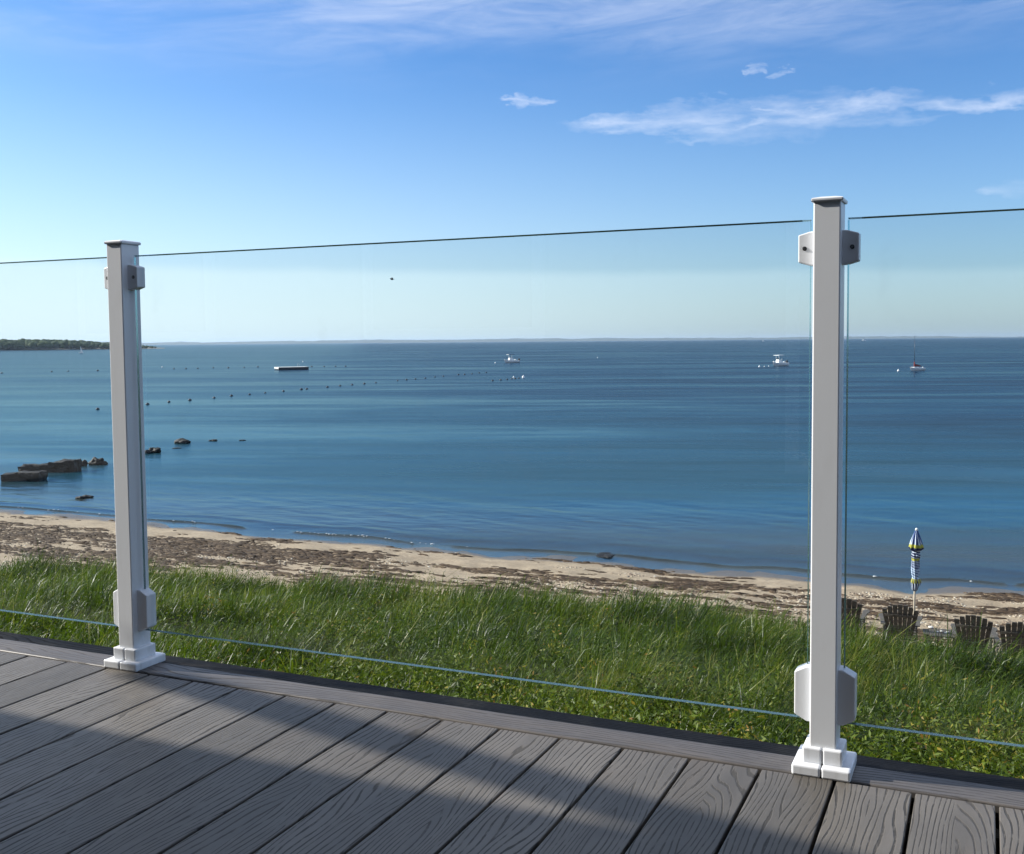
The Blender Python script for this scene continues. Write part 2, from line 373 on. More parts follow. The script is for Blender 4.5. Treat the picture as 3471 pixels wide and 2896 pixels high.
# ------------------------------------------------------------------ seaweed wrack and pebbles on the sand
def lumps(name, P, S, mt, sub_noise=.35, tint=None, flat=.35, nseg=6):
    """many small irregular heaps in one mesh. P (n,3), S (n,2) length, width; aligned along the shore"""
    n = len(P); t = np.linspace(0, 2*np.pi, nseg, endpoint=False)
    ring = np.stack([np.cos(t), np.sin(t)], -1)
    a0 = rng.uniform(-.5, .5, n) + ALONG
    ca, sa = np.cos(a0), np.sin(a0)
    V = []; 
    for lvl, (rad, hh) in enumerate(((1.0, -.15), (.62, .75))):
        j = 1 + rng.uniform(-sub_noise, sub_noise, (n, nseg))
        lx = ring[None, :, 0]*rad*j*S[:, :1]; ly = ring[None, :, 1]*rad*j*S[:, 1:2]
        z = hh*flat*S[:, 1:2]*(1 + rng.uniform(-.4, .4, (n, nseg)))
        V.append(np.stack([P[:, :1]+lx*ca[:, None]-ly*sa[:, None], P[:, 1:2]+lx*sa[:, None]+ly*ca[:, None], P[:, 2:3]+z], -1))
    top = (P + np.stack([np.zeros(n), np.zeros(n), flat*S[:, 1]], -1))[:, None]
    V = np.concatenate(V+[top], 1); nv = V.shape[1]
    F = []
    for k in range(nseg):
        k2 = (k+1) % nseg
        F += [(k, k2, nseg+k), (k2, nseg+k2, nseg+k), (nseg+k, nseg+k2, 2*nseg)]
    F = np.array(F); FF = (F[None]+(np.arange(n)*nv)[:, None, None]).reshape(-1, 3)
    T = np.repeat(rng.random(n) if tint is None else tint, nv)
    return link(name, np_mesh(name, V.reshape(-1, 3), FF, mt, {'tint': T}, False))
pL, pR = on(0, 1727, SEA), on(3471, 2020, SEA)
ALONG = math.atan2(pR.y-pL.y, pR.x-pL.x)
def beach_points(n, amin=-34, amax=36):
    a = rng.uniform(R(amin), R(amax), n); q = rng.uniform(-.05, .97, n)
    rg, rs = r_g(a), r_s(a); r = rg+(rs-rg)*q; x, y = to_xy(a, r)
    return a, q, r, x, y
def shore_xy(x, y):
    c, s = math.cos(ALONG), math.sin(ALONG); return x*c+y*s, -x*s+y*c
def ground_z(a, r, x, y): return land_z(a, r) + (fnoise(x*.7, y*.7, 3)-.5)*.16 + (fnoise(x*3.1, y*3.1, 8)-.5)*.05*np.clip((r_s(a)-r)/1.5, 0, 1)
a, q, r, x, y = beach_points(190000)
l, c = shore_xy(x, y)
dens = .5+.75*(fnoise(l*.28, c*.9, 31, 4)-.5) + .62*(fnoise(l*.9, c*4.0, 33, 4)-.5)
left = np.clip((-a+R(2))/R(25), -.6, 1)                 # more weed on the left part of the beach
band = np.exp(-((q-.62+.05*np.sin(a*9))/.17)**2)*.20 + np.exp(-((q-.885)/.03)**2)*.12*(left < .4) + np.clip(left, 0, 1)*.07 - .16*np.exp(-((q-.83+.02*left)/.07)**2) - .05*(q < .25) - .035*(left < .1)
keep = dens + band > .650 + rng.normal(0, .055, len(a))
keep &= rng.random(len(a)) < .75
a, q, r, x, y, l, c = [v[keep] for v in (a, q, r, x, y, l, c)]
m_ = min(len(a), 24000); a, q, r, x, y = [v[:m_] for v in (a, q, r, x, y)]
sz = rng.uniform(.02, .07, m_)*rng.choice([1, 1, 1.7], m_)
def m_weed(g):
    t = g.attr('tint'); o = g.new('ShaderNodeNewGeometry').outputs['Position']; n = g.noise(o, 40, 4, .6)
    c_ = g.ramp(t, [(0, (.028, .017, .009)), (.5, (.065, .040, .022)), (.85, (.12, .078, .043)), (1, (.20, .145, .09))])
    princ(g, g.mix(g.step(n, .35, .7), c_, (.045, .028, .015)), .85, g.bump(n, .5, .01), .3)
MW = mat('dry_seaweed', m_weed)
tag(lumps('seaweed', np.stack([x, y, ground_z(a, r, x, y)], -1), np.stack([sz*rng.uniform(1.2, 2.6, m_), sz*.6], -1), MW, flat=.55), 'dark brown seaweed strewn in bands along the sand', 'seaweed', kind='stuff')
a, q, r, x, y = beach_points(60000)
keep = (fnoise(x*.8, y*.8, 51) + np.clip(a/R(30), -1, 1)*.16 - np.clip(q-.45, 0, 1)*.5 > .50)
a, q, r, x, y = [v[keep][:14000] for v in (a, q, r, x, y)]; m_ = len(a)
def m_peb(g):
    princ(g, g.ramp(g.attr('tint'), [(0, (.16, .11, .075)), (.4, (.27, .205, .14)), (.8, (.38, .31, .215)), (1, (.54, .49, .40))]), .7)
sz = rng.uniform(.018, .05, m_)
tag(lumps('pebbles', np.stack([x, y, ground_z(a, r, x, y)], -1), np.stack([sz, sz*.75], -1), mat('pebble', m_peb), flat=.6, nseg=5), 'pale pebbles and shell bits scattered on the sand behind the grass', 'pebbles', kind='stuff')

# ------------------------------------------------------------------ dune grass and low leafy shrubs
def m_grass(g):
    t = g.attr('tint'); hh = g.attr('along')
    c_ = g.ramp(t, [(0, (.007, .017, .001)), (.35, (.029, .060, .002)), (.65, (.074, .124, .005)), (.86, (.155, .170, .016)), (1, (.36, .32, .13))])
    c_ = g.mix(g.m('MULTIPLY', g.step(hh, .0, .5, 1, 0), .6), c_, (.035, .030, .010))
    b = g.new('ShaderNodeBsdfPrincipled'); g.put(b.inputs['Base Color'], c_); b.inputs['Roughness'].default_value = .40; b.inputs['Specular IOR Level'].default_value = .32
    tl = g.new('ShaderNodeBsdfTranslucent'); g.put(tl.inputs[0], g.mix(.35, c_, (.10, .16, .004)))
    mx = g.new('ShaderNodeMixShader'); mx.inputs[0].default_value = .42; g.l.new(b.outputs[0], mx.inputs[1]); g.l.new(tl.outputs[0], mx.inputs[2]); g.l.new(mx.outputs[0], g.out.inputs[0])
def field(n, rmin=3.2, over=.4, amin=-37, amax=38):
    a = rng.uniform(R(amin), R(amax), n); rg = r_g(a)
    r = np.sqrt(rng.uniform(rmin**2, (rg+over)**2)); x, y = to_xy(a, r)
    ok = y > 2.45
    return a[ok], r[ok], x[ok], y[ok]
def blades(n, per=26):
    a, r, x, y = field(n//per, over=1.0)
    k_ = len(a); tuft_h = rng.uniform(.50, 1.35, k_); tuft_t = rng.normal(0, .17, k_); I = np.repeat(np.arange(k_), per)
    oa = rng.uniform(0, 2*np.pi, len(I)); orad = np.abs(rng.normal(0, .10, len(I)))
    x = x[I]+np.cos(oa)*orad; y = y[I]+np.sin(oa)*orad
    f1, f2 = x*RH.x+y*RH.y, x*FH.x+y*FH.y; a = np.arctan2(f1, f2); r = np.hypot(f1, f2)
    edge = r_g(a)-r
    pk = (rng.random(k_)[I] < np.clip((edge+.45+(fnoise(x*1.2, y*1.2, 61)-.5)*1.8)/1.2, 0, 1)) & (y > 2.42)
    near = np.clip((12-r+(fnoise(x*.8, y*.8, 71)-.5)*6)/3, 0, 1)
    pk &= rng.random(k_)[I] > near*.60
    a, r, x, y, edge, I, oa = [v[pk] for v in (a, r, x, y, edge, I, oa)]; n = len(a)
    z = ground_z(a, r, x, y)
    patch = np.clip(.5+1.9*(fnoise(x*.6, y*.6, 62)-.5), 0, 1)
    H = (.36+.46*patch)*tuft_h[I]*rng.uniform(.65, 1.2, n)*np.clip(.7+edge*.3, .6, 1)
    tall = rng.random(n) < .03; H = np.where(tall, H*1.3, H)
    Wd = rng.uniform(.0035, .0080, n)*np.clip(r/13, .8, 1.3)
    gust = (fnoise(x*.4, y*.4, 64)-.5)*2.4
    wx_, wy_ = math.cos(math.atan2(RH.y, RH.x)), math.sin(math.atan2(RH.y, RH.x))
    vx = wx_*.9+np.cos(oa)*.9+rng.normal(0, .5, n); vy = wy_*.9+np.sin(oa)*.9+rng.normal(0, .5, n); th = np.arctan2(vy, vx)+gust*.5
    bend = H*np.clip(rng.normal(.46, .24, n)+.25*tall, .05, 1.15)
    dx, dy = np.cos(th), np.sin(th)
    fa = rng.uniform(0, np.pi, n); wx, wy = np.cos(fa)*Wd, np.sin(fa)*Wd
    V = np.empty((n, 7, 3), np.float32)
    for k, (s, wd) in enumerate(((0, 1.), (.45, .9), (.8, .6))):
        bx = x+dx*bend*s**2.1; by = y+dy*bend*s**2.1; bz = z+H*(s-.18*(bend/H)*s**3)
        V[:, 2*k] = np.stack([bx-wx*wd, by-wy*wd, bz], -1); V[:, 2*k+1] = np.stack([bx+wx*wd, by+wy*wd, bz], -1)
    V[:, 6] = np.stack([x+dx*bend, y+dy*bend, z+H*(1-.38*bend/H)], -1)
    F = np.array([(0, 1, 3), (0, 3, 2), (2, 3, 5), (2, 5, 4), (4, 5, 6)])
    FF = (F[None]+(np.arange(n)*7)[:, None, None]).reshape(-1, 3)
    ti = np.clip(rng.normal(.45, .15, n) + tuft_t[I] + (fnoise(x*.9, y*.9, 66)-.5)*1.1 + tall*.15, 0, 1)
    ti = np.where(rng.random(n) < .035, rng.uniform(.86, 1, n), np.minimum(ti, .88))
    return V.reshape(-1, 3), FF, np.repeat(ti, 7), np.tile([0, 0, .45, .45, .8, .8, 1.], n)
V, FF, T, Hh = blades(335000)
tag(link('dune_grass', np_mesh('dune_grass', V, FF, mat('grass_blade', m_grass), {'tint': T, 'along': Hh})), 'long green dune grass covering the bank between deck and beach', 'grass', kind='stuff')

def m_leaf(g):
    t = g.attr('tint')
    c_ = g.ramp(t, [(0, (.014, .030, .003)), (.4, (.055, .090, .006)), (.70, (.105, .150, .012)), (.86, (.17, .18, .02)), (.95, (.30, .24, .035)), (1, (.24, .14, .03))])
    b = g.new('ShaderNodeBsdfPrincipled'); g.put(b.inputs['Base Color'], c_); b.inputs['Roughness'].default_value = .5; b.inputs['Specular IOR Level'].default_value = .22
    tl = g.new('ShaderNodeBsdfTranslucent'); g.put(tl.inputs[0], c_)
    mx = g.new('ShaderNodeMixShader'); mx.inputs[0].default_value = .35; g.l.new(b.outputs[0], mx.inputs[1]); g.l.new(tl.outputs[0], mx.inputs[2]); g.l.new(mx.outputs[0], g.out.inputs[0])
def leaves(nb, per):
    a, r, x, y = field(nb*4, 3.2)
    ok = rng.random(len(a)) < np.clip((13.5-r+(fnoise(x*.5, y*.5, 81)-.5)*14)/5, .08, 1); a, r, x, y = [v[ok][:nb] for v in (a, r, x, y)]; n = len(a)
    z = ground_z(a, r, x, y); Rd = rng.uniform(.14, .36, n); Hb = rng.uniform(.40, 1.05, n)
    base = np.clip(rng.normal(.42, .19, n), .05, .82); base = np.where(rng.random(n) < .04, rng.uniform(.80, .90, n), base)
    I = np.repeat(np.arange(n), per); k = len(I)
    u = rng.normal(0, 1, (k, 3)); u /= np.linalg.norm(u, axis=1)[:, None]; rad = rng.random(k)**.4
    P = np.stack([x[I]+u[:, 0]*rad*Rd[I], y[I]+u[:, 1]*rad*Rd[I], z[I]+Hb[I]*(.55+.45*u[:, 2]*rad)], -1)
    L = rng.uniform(.016, .034, k); 
    d = rng.normal(0, 1, (k, 3)); d[:, 2] = np.abs(d[:, 2])*.6+.15; d /= np.linalg.norm(d, axis=1)[:, None]
    s = np.cross(d, rng.normal(0, 1, (k, 3))); s /= np.linalg.norm(s, axis=1)[:, None]
    V = np.stack([P-d*L[:, None], P+s*L[:, None]*.34, P+d*L[:, None], P-s*L[:, None]*.34], 1)
    F = np.array([(0, 1, 2), (0, 2, 3)]); FF = (F[None]+(np.arange(k)*4)[:, None, None]).reshape(-1, 3)
    T = np.clip(base[I]+rng.normal(0, .11, k)+.08*u[:, 2], 0, 1)
    return V.reshape(-1, 3), FF, np.repeat(T, 4)
V, FF, T = leaves(2800, 90)
tag(link('low_shrubs', np_mesh('low_shrubs', V, FF, mat('shrub_leaf', m_leaf), {'tint': T})), 'low leafy shrubs with some yellow leaves growing close under the deck edge', 'shrubs', kind='stuff')

# ------------------------------------------------------------------ headland and far shore
def m_headland(g):
    o = g.new('ShaderNodeNewGeometry').outputs['Position']; z = g.sep(o)[2]
    n = g.noise(o, .05, 5, .6)
    c_ = g.mix(g.step(z, SEA+1.0, SEA+2.2), g.mix(n, (.14, .12, .09), (.20, .17, .12)), (.03, .05, .018))
    princ(g, c_, .9)
def hill_mesh(name, u0, u1, vb, crest, depth_m, mt, n=90, m_=10, extra=0.):
    """a real hill: base line along the waterline pixels u0..u1 at level vb, rising to crest(u) metres and falling behind"""
    V = []
    for i in range(n+1):
        u = u0+(u1-u0)*i/n; b = on(u, vb(u), SEA-.05); d = Vector((b.x, b.y, 0)).normalized()
        for j in range(m_+1):
            s = j/m_; hgt = crest(u)*math.sin(math.pi*min(1, s*1.0))**.6*(1+.15*(noise.noise(Vector((u*.02, s*3, 0)))))
            V.append((b.x+d.x*depth_m*s, b.y+d.y*depth_m*s, SEA-.3+max(0, hgt)))
    idx = np.arange((n+1)*(m_+1)).reshape(n+1, m_+1)
    f = np.stack([idx[:-1, :-1], idx[:-1, 1:], idx[1:, 1:], idx[1:, :-1]], -1).reshape(-1, 4)[:, ::-1]
    return np_mesh(name, V, f, mt, smooth=True)
HV = lambda u: 1188.5 - .012*u
def hcrest(u): return 5.5*min(1, max(0, (560-u)/420))**.8+.8*min(1, max(0, (580-u)/60))
tag(link('headland', hill_mesh('headland', -1500, 585, HV, hcrest, 220, mat('headland_soil', m_headland))), 'low headland with a narrow shore at the left', kind='structure')
def ico(sub):
    bm = bmesh.new(); bmesh.ops.create_icosphere(bm, subdivisions=sub, radius=1)
    v = np.array([q.co[:] for q in bm.verts]); f = np.array([[q.index for q in p.verts] for p in bm.faces]); bm.free(); return v, f
IV, IF = ico(2)
WV, WF = [], []
for k in range(1200):
    u = random.uniform(-900, 520) if random.random() < .35 else random.uniform(-150, 530)
    s = random.random()**1.3*.8 + .04
    b = on(u, HV(u), SEA); d = Vector((b.x, b.y, 0)).normalized(); p = b+d*220*s
    gz = SEA+hcrest(u)*math.sin(math.pi*s)**.6
    fade = min(1, max(.12, (600-u)/330))
    hgt = random.uniform(4.0, 8.5)*fade; rad = hgt*random.uniform(.45, .8)
    n_ = fnoise(IV[:, 0]*2.4+k, IV[:, 1]*2.4+IV[:, 2]*1.9, k % 97, 3)-.5
    v = IV*(1+.95*n_[:, None])*np.array([rad, rad, hgt*.58])+np.array([p.x, p.y, gz+hgt*.5])
    WF.append(IF+len(WV)*len(IV)); WV.append(v)
WV = np.concatenate(WV); WF = np.concatenate(WF)
def m_wood(g):
    o = g.new('ShaderNodeNewGeometry').outputs['Position']; n = g.noise(o, .35, 5, .7); n2 = g.noise(o, .03, 3, .6)
    c_ = g.ramp(g.m('ADD', g.m('MULTIPLY', n, .7), g.m('MULTIPLY', n2, .3)), [(.3, (.010, .022, .006)), (.5, (.028, .052, .012)), (.7, (.060, .085, .025))])
    princ(g, c_, .85, g.bump(n, 1., 1.5), .2)
tag(link('woodland', np_mesh('woodland', WV, WF, mat('far_foliage', m_wood), None, True)), 'dark green wood covering the headland on the left', 'woods', kind='stuff')
def fcrest(u):
    c_ = 5+ 9*noise.noise(Vector((u*.0021, 1.3, 0)))+5*noise.noise(Vector((u*.009, 4, 0)))+2*noise.noise(Vector((u*.04, 7, 0)))
    return max(2.0, c_+ 9.5*(1 if u < 2900 else max(.15, 1-(u-2900)/700)))
def far_base(u):
    d = ray(u, 1150); d.z = 0; return d.normalized()*12500
V = []
for i in range(601):
    u = -1300+6000*i/600; q = far_base(u)
    for j in range(9):
        sj = j/8; k_ = q*(1+.12*sj); hgt = 2.5*fcrest(u)*math.sin(math.pi*sj)**.6
        V.append((k_.x, k_.y, SEA-1+hgt))
idx = np.arange(601*9).reshape(601, 9)
ff = np.stack([idx[:-1, :-1], idx[:-1, 1:], idx[1:, 1:], idx[1:, :-1]], -1).reshape(-1, 4)[:, ::-1]
tag(link('far_shore', np_mesh('far_shore', V, ff, mat('far_hills', lambda g: princ(g, (.045, .062, .035), .9)), smooth=True)), 'long low coast along the horizon', kind='structure')

# ------------------------------------------------------------------ deck
def m_board(along='Y', base=(.116, .105, .091), line=(.022, .021, .020), ro=.50, sp=.45):
    def f(g):
        ob = g.new('ShaderNodeObjectInfo'); rnd = ob.outputs['Random']
        o = g.new('ShaderNodeTexCoord').outputs['Object']; x, y, z = g.sep(o)
        if along == 'X': x, y = y, x
        off = g.m('MULTIPLY', rnd, 57.)
        big = g.noise(g.xyz(g.m('MULTIPLY', x, 6.), g.m('MULTIPLY', y, 1.5), off), 1.0, 2, .45)
        wob = g.noise(g.xyz(g.m('MULTIPLY', x, 60.), g.m('MULTIPLY', y, 9.), off), 1.0, 3, .6)
        side = g.m('MULTIPLY', g.m('ABSOLUTE', g.m('ADD', x, g.m('MULTIPLY', g.m('SUBTRACT', g.noise(g.xyz(0., g.m('MULTIPLY', y, 1.3), off), 1., 1, .5), .5), .045))), 80.)
        v = g.m('ADD', g.m('ADD', side, g.m('MULTIPLY', big, 13.)), g.m('MULTIPLY', wob, .5))
        fr = g.m('ABSOLUTE', g.m('SUBTRACT', g.m('FRACT', v), .5))            # 0 mid line, .5 between
        ln = g.step(fr, .165, .075)
        brk = g.noise(g.xyz(g.m('MULTIPLY', x, 90.), g.m('MULTIPLY', y, 22.), off), 1., 3, .6)
        ln = g.m('MULTIPLY', ln, g.step(brk, .28, .52))
        mot = g.noise(g.xyz(g.m('MULTIPLY', x, 16.), g.m('MULTIPLY', y, 2.2), off), 1., 5, .65)
        fine = g.noise(g.xyz(g.m('MULTIPLY', x, 400.), g.m('MULTIPLY', y, 60.), off), 1., 3, .6)
        tone = g.step(rnd, 0., 1., .78, 1.18, False)
        b1 = g.mix(g.step(mot, .3, .7), tuple(c*.80 for c in base), tuple(c*1.2 for c in base))
        b1 = g.mix(g.m('MULTIPLY', g.step(g.noise(g.xyz(g.m('MULTIPLY', x, 9.), g.m('MULTIPLY', y, 1.5), g.m('ADD', off, 9.)), 1., 3, .6), .5, .72), .5), b1, (.128, .104, .080))
        b1 = g.mix(g.m('MULTIPLY', fine, .35), b1, tuple(c*.6 for c in base))
        dirt = g.noise(g.new('ShaderNodeNewGeometry').outputs['Position'], 2.3, 6, .7)
        b1 = g.mix(g.step(dirt, .45, .75, 0, .45), b1, (.17, .15, .122))
        b1 = g.mix(g.step(dirt, .45, .25, 0, .35), b1, (.06, .058, .055))
        b1 = g.mix(1., b1, g.xyz(tone, tone, tone), 'MULTIPLY')
        c_ = g.mix(g.m('MULTIPLY', ln, g.step(mot, .3, .65, .50, .88)), b1, line)
        hgt = g.m('SUBTRACT', g.m('MULTIPLY', fine, .25), ln)
        princ(g, c_, g.m('ADD', ro, g.m('MULTIPLY', ln, .25)), g.bump(hgt, .55, .0012), sp)
    return f
M_BOARD = mat('grained_composite_board', m_board('Y'))
M_BORDER = mat('border_composite_board', m_board('X', (.088, .080, .076), (.030, .028, .028)))
M_TRIM = mat('outer_composite_board', m_board('X', (.020, .021, .024), (.010, .010, .011), .75, .12))
deck = empty('deck', (0, 0, 0)); tag(deck, 'grey grained composite deck with a border board along its outer edge', kind='structure')
PITCH, X0, GAP = .1445, -2.4296, .0065
bme = {}
for v in range(5):
    L = 4.55
    bmm = bmesh.new(); box(bmm, -(PITCH-GAP)/2, (PITCH-GAP)/2, -L, 0, -.0245, 0, .0022, 2)
    bme[v] = bm_mesh(bmm, 'deck_board'); bme[v].materials.append(M_BOARD)
for k in range(-50, 42):
    o = link('deck_board', bme[0], None, deck, (X0+(k+.5)*PITCH, 2.0785+random.uniform(-.0008, .0008), random.uniform(-.0006, .0006)))
for k in range(-3, 3):
    bmm = bmesh.new(); box(bmm, -1.83+.0015, 1.83-.0015, 0, .0865, -.0245, .0025, .0045, 3)
    if k == -3: bmb = bm_mesh(bmm, 'border_board'); bmb.materials.append(M_BORDER)
    else: bmm.free()
    link('border_board', bmb, None, deck, (k*3.66-.93, 2.0815, 0))
    bmm = bmesh.new(); box(bmm, -1.83+.0015, 1.83-.0015, 0, .069, -.16, -.004, .003, 2)
    if k == -3: bmt = bm_mesh(bmm, 'edge_board'); bmt.materials.append(M_TRIM)
    else: bmm.free()
    link('edge_board', bmt, None, deck, (k*3.66-.3, 2.1715, 0))
M_JOIST = plain('treated_timber', (.10, .085, .06), .85)
jm = box_mesh('joist', -11.1, 3.8, -.02, .02, -.22, -.026); jm.materials.append(M_JOIST)
for k in range(11): link('joist', jm, None, deck, (0, 2.02-.42*k, 0))
sp = box_mesh('support_post', -.07, .07, -.07, .07, -2.6, -.222); sp.materials.append(M_JOIST)
for k in range(5): link('support_post', sp, None, deck, (-9.9+3.2*k, 1.98, 0)); 

# ------------------------------------------------------------------ the house the deck belongs to, behind the viewer
M_SHING = plain('weathered_grey_shingle', (.16, .145, .125), .85, .25, 9)
M_ROOF = plain('dark_asphalt_roof', (.05, .05, .052), .9)
M_TRIMW = plain('white_trim', (.72, .72, .70), .5)
M_WGL = plain('dark_window_glass', (.02, .025, .03), .05)
hs_ = empty('house', (0, -2.6, 0)); tag(hs_, 'grey shingled house standing behind the viewer along the deck', 'house')
hm_ = bmesh.new(); box(hm_, -12, 9, -8, 0, -2.2, 5.2); link('wall', bm_mesh(hm_, 'wall'), M_SHING, hs_)
cm = box_mesh('shingle_course', -12.0, 9.0, .001, .018, 0, .135); cm.materials.append(M_SHING)
for k in range(36): link('shingle_course', cm, None, hs_, (0, 0, .02+k*.143))
hm_ = bmesh.new(); prism(hm_, [(.25, 5.1), (.25, 5.25), (-4, 7.2), (-8.25, 5.25), (-8.25, 5.1), (-4, 7.0)], 'x', -12.3, 9.3); link('roof', bm_mesh(hm_, 'roof'), M_ROOF, hs_)
for x_, w_, z0_, z1_ in ((-6.5, 1.3, .9, 2.3), (-3.6, 1.3, .9, 2.3), (.2, 2.6, .03, 2.15), (4.2, 1.3, .9, 2.3), (-5.2, 1.2, 3.3, 4.5), (-1., 1.2, 3.3, 4.5), (3.6, 1.2, 3.3, 4.5)):
    fr_ = link('window', box_mesh('window', x_-w_/2-.09, x_+w_/2+.09, .019, .045, z0_-.09+.06, z1_+.09), M_TRIMW, hs_)
    link('pane', box_mesh('pane', x_-w_/2, x_+w_/2, .046, .050, z0_+.06, z1_), M_WGL, fr_)

# unseen roof added above the deck to shade the near part of the boards
pr_ = link('added_shade_roof', box_mesh('added_shade_roof', -11, 6, .0, 3.398, 2.82, 3.0), M_ROOF, hs_)
link('added_shade_edge', box_mesh('added_shade_edge', -11, 6, 3.399, 3.424, 2.80, 3.02), M_TRIMW, hs_)  # front edge of the added roof; sets where the deck shade ends
# added bar, out of view: its shadow makes the diagonal band across the boards
kx, ky = math.cos(SUN_AZ)/math.tan(SUN_EL), math.sin(SUN_AZ)/math.tan(SUN_EL)
hb_ = 2.93
a_ = Vector((-.52-kx*hb_, 1.795-ky*hb_)); b_ = Vector((-1.975-kx*hb_, 2.078-ky*hb_)); d_ = b_-a_
bt_ = link('added_shadow_bar', box_mesh('added_shadow_bar', -.35, d_.length, -.034, .034, -.045, .045), M_JOIST, hs_)
bt_.location = (a_.x, a_.y+2.6, hb_); bt_.rotation_euler = (0, 0, math.atan2(d_.y, d_.x))

# ------------------------------------------------------------------ railing posts, clamps and glass
def m_vinyl(g):
    o = g.new('ShaderNodeNewGeometry').outputs['Position']; z = g.sep(o)[2]
    n = g.noise(g.vm('MULTIPLY', o, (1, 1, .25)), 26, 6, .7); n2 = g.noise(o, 5, 4, .6); n3 = g.noise(o, 240, 2, .5)
    d = g.m('MULTIPLY', g.step(n, .48, .78), g.m('ADD', .10, g.m('MULTIPLY', g.step(z, .16, .0), .45)))
    c_ = g.mix(d, (.73, .75, .78), (.46, .45, .42)); c_ = g.mix(g.step(n2, .4, .8, 0, .08), c_, (.6, .58, .54))
    princ(g, c_, g.m('ADD', .26, g.m('MULTIPLY', n2, .18)), g.bump(g.m('ADD', n2, g.m('MULTIPLY', n3, .15)), .25, .0006), .5)
M_WHITE = mat('white_vinyl', m_vinyl)
M_BLACK = plain('dark_rubber', (.02, .02, .022), .6)
M_STEEL = plain('screw_steel', (.35, .35, .36), .3, Metallic=1.0)
YG = 2.137          # plane of the glass
PY0, PY1, PW = 2.101, 2.165, .0514
POST_X = [-2.0948-1.806*2, -2.0948-1.806, -2.0948, -.289, -.289+1.806]
plabels = ['white railing post beyond the left edge', 'white railing post beyond the left edge', 'slimmer, farther white railing post at the left with its blue shaded side showing', 'larger, nearer white railing post at the right with its grey face to the viewer', 'white railing post beyond the right edge']
def clamp_mesh(sgn, w0, w1, h0, h1, th):
    """clamp block seen from the front: sgn side, near-post height h0, outer height h1"""
    bm = bmesh.new()
    prism(bm, [(sgn*w0, -h0/2), (sgn*(w0+.010), -h0/2), (sgn*w1, -h1/2), (sgn*w1, h1/2), (sgn*(w0+.010), h0/2), (sgn*w0, h0/2)], 'y', -th/2, th/2, .0022)
    return bm_mesh(bm, 'glass_clamp')
def post_proto():
    r = empty('railing_post', (0, 0, 0))
    bm = bmesh.new(); box(bm, -PW/2, PW/2, PY0, PY1, .03, 1.1245, .0028, 3)
    link('shaft', bm_mesh(bm, 'shaft'), M_WHITE, r)
    bm = bmesh.new(); o_ = .0034
    prof = ((o_, 1.1240), (o_+.0008, 1.1262), (o_+.0008, 1.1300), (o_-.001, 1.1318), (-.010, 1.1345))
    rings = []
    yc = (PY0+PY1)/2; hy = (PY1-PY0)/2
    for e, z in prof: rings.append([bm.verts.new((sx*(PW/2+e), yc+sy*(hy+e), z)) for sx, sy in ((-1, -1), (1, -1), (1, 1), (-1, 1))])
    for A_, B_ in zip(rings, rings[1:]):
        for k in range(4): bm.faces.new((A_[k], A_[(k+1) % 4], B_[(k+1) % 4], B_[k]))
    bm.faces.new(rings[0][::-1]); bm.faces.new(rings[-1])
    bmesh.ops.bevel(bm, geom=[e for e in bm.edges if abs(e.verts[0].co.z-e.verts[1].co.z) > 1e-4 and (e.verts[0].co-e.verts[1].co).length < .02], offset=.002, segments=2, affect='EDGES')
    link('cap', bm_mesh(bm, 'cap'), M_WHITE, r)
    # two-step base skirt made of two halves that meet on the centre line
    for s in (-1, 1):
        bm = bmesh.new(); g_ = .0006
        yc = 2.131
        x0_, x1_ = (g_, .0565) if s > 0 else (-.0565, -g_)
        box(bm, x0_, x1_, yc-.0565, yc+.0565, 0, .0225, .0045, 3)
        x0_, x1_ = (g_, .0385) if s > 0 else (-.0385, -g_)
        box(bm, x0_, x1_, yc-.0385, yc+.0385, .0205, .0535, .004, 3)
        link('base_skirt', bm_mesh(bm, 'base_skirt'), M_WHITE, r)
    for s in (-1, 1):
        cu = link('glass_clamp', clamp_mesh(s, PW/2-.001, PW/2+.0315, .066, .053, .030), M_WHITE, r, (0, YG-.001, 1.037))
        bm = bmesh.new(); c_ = Vector((s*(PW/2+.019), -.0154, 0))
        bmesh.ops.create_cone(bm, segments=16, radius1=.0042, radius2=.0042, depth=.0015, cap_ends=True, matrix=Matrix.Translation(c_) @ Matrix.Rotation(R(90), 4, 'X'))
        link('screw_recess', bm_mesh(bm, 'screw_recess'), M_BLACK, cu)
        bm = bmesh.new()
        bmesh.ops.create_cone(bm, segments=12, radius1=.0024, radius2=.0020, depth=.0012, cap_ends=True, matrix=Matrix.Translation(c_+Vector((0, -.0012, 0))) @ Matrix.Rotation(R(90), 4, 'X'))
        link('screw', bm_mesh(bm, 'screw'), M_STEEL, cu)
        link('glass_clamp', clamp_mesh(s, PW/2-.001, PW/2+.033, .112, .086, .036), M_WHITE, r, (0, YG-.001, .152))
    return r
pr = post_proto()
posts = []
for i, px in enumerate(POST_X):
    if i in (0,): continue
    o = pr if not posts else copy_tree(pr)
    o.location = (px, 0, 0); tag(o, plabels[i], 'railing post', 'white posts of the glass railing'); posts.append(o)

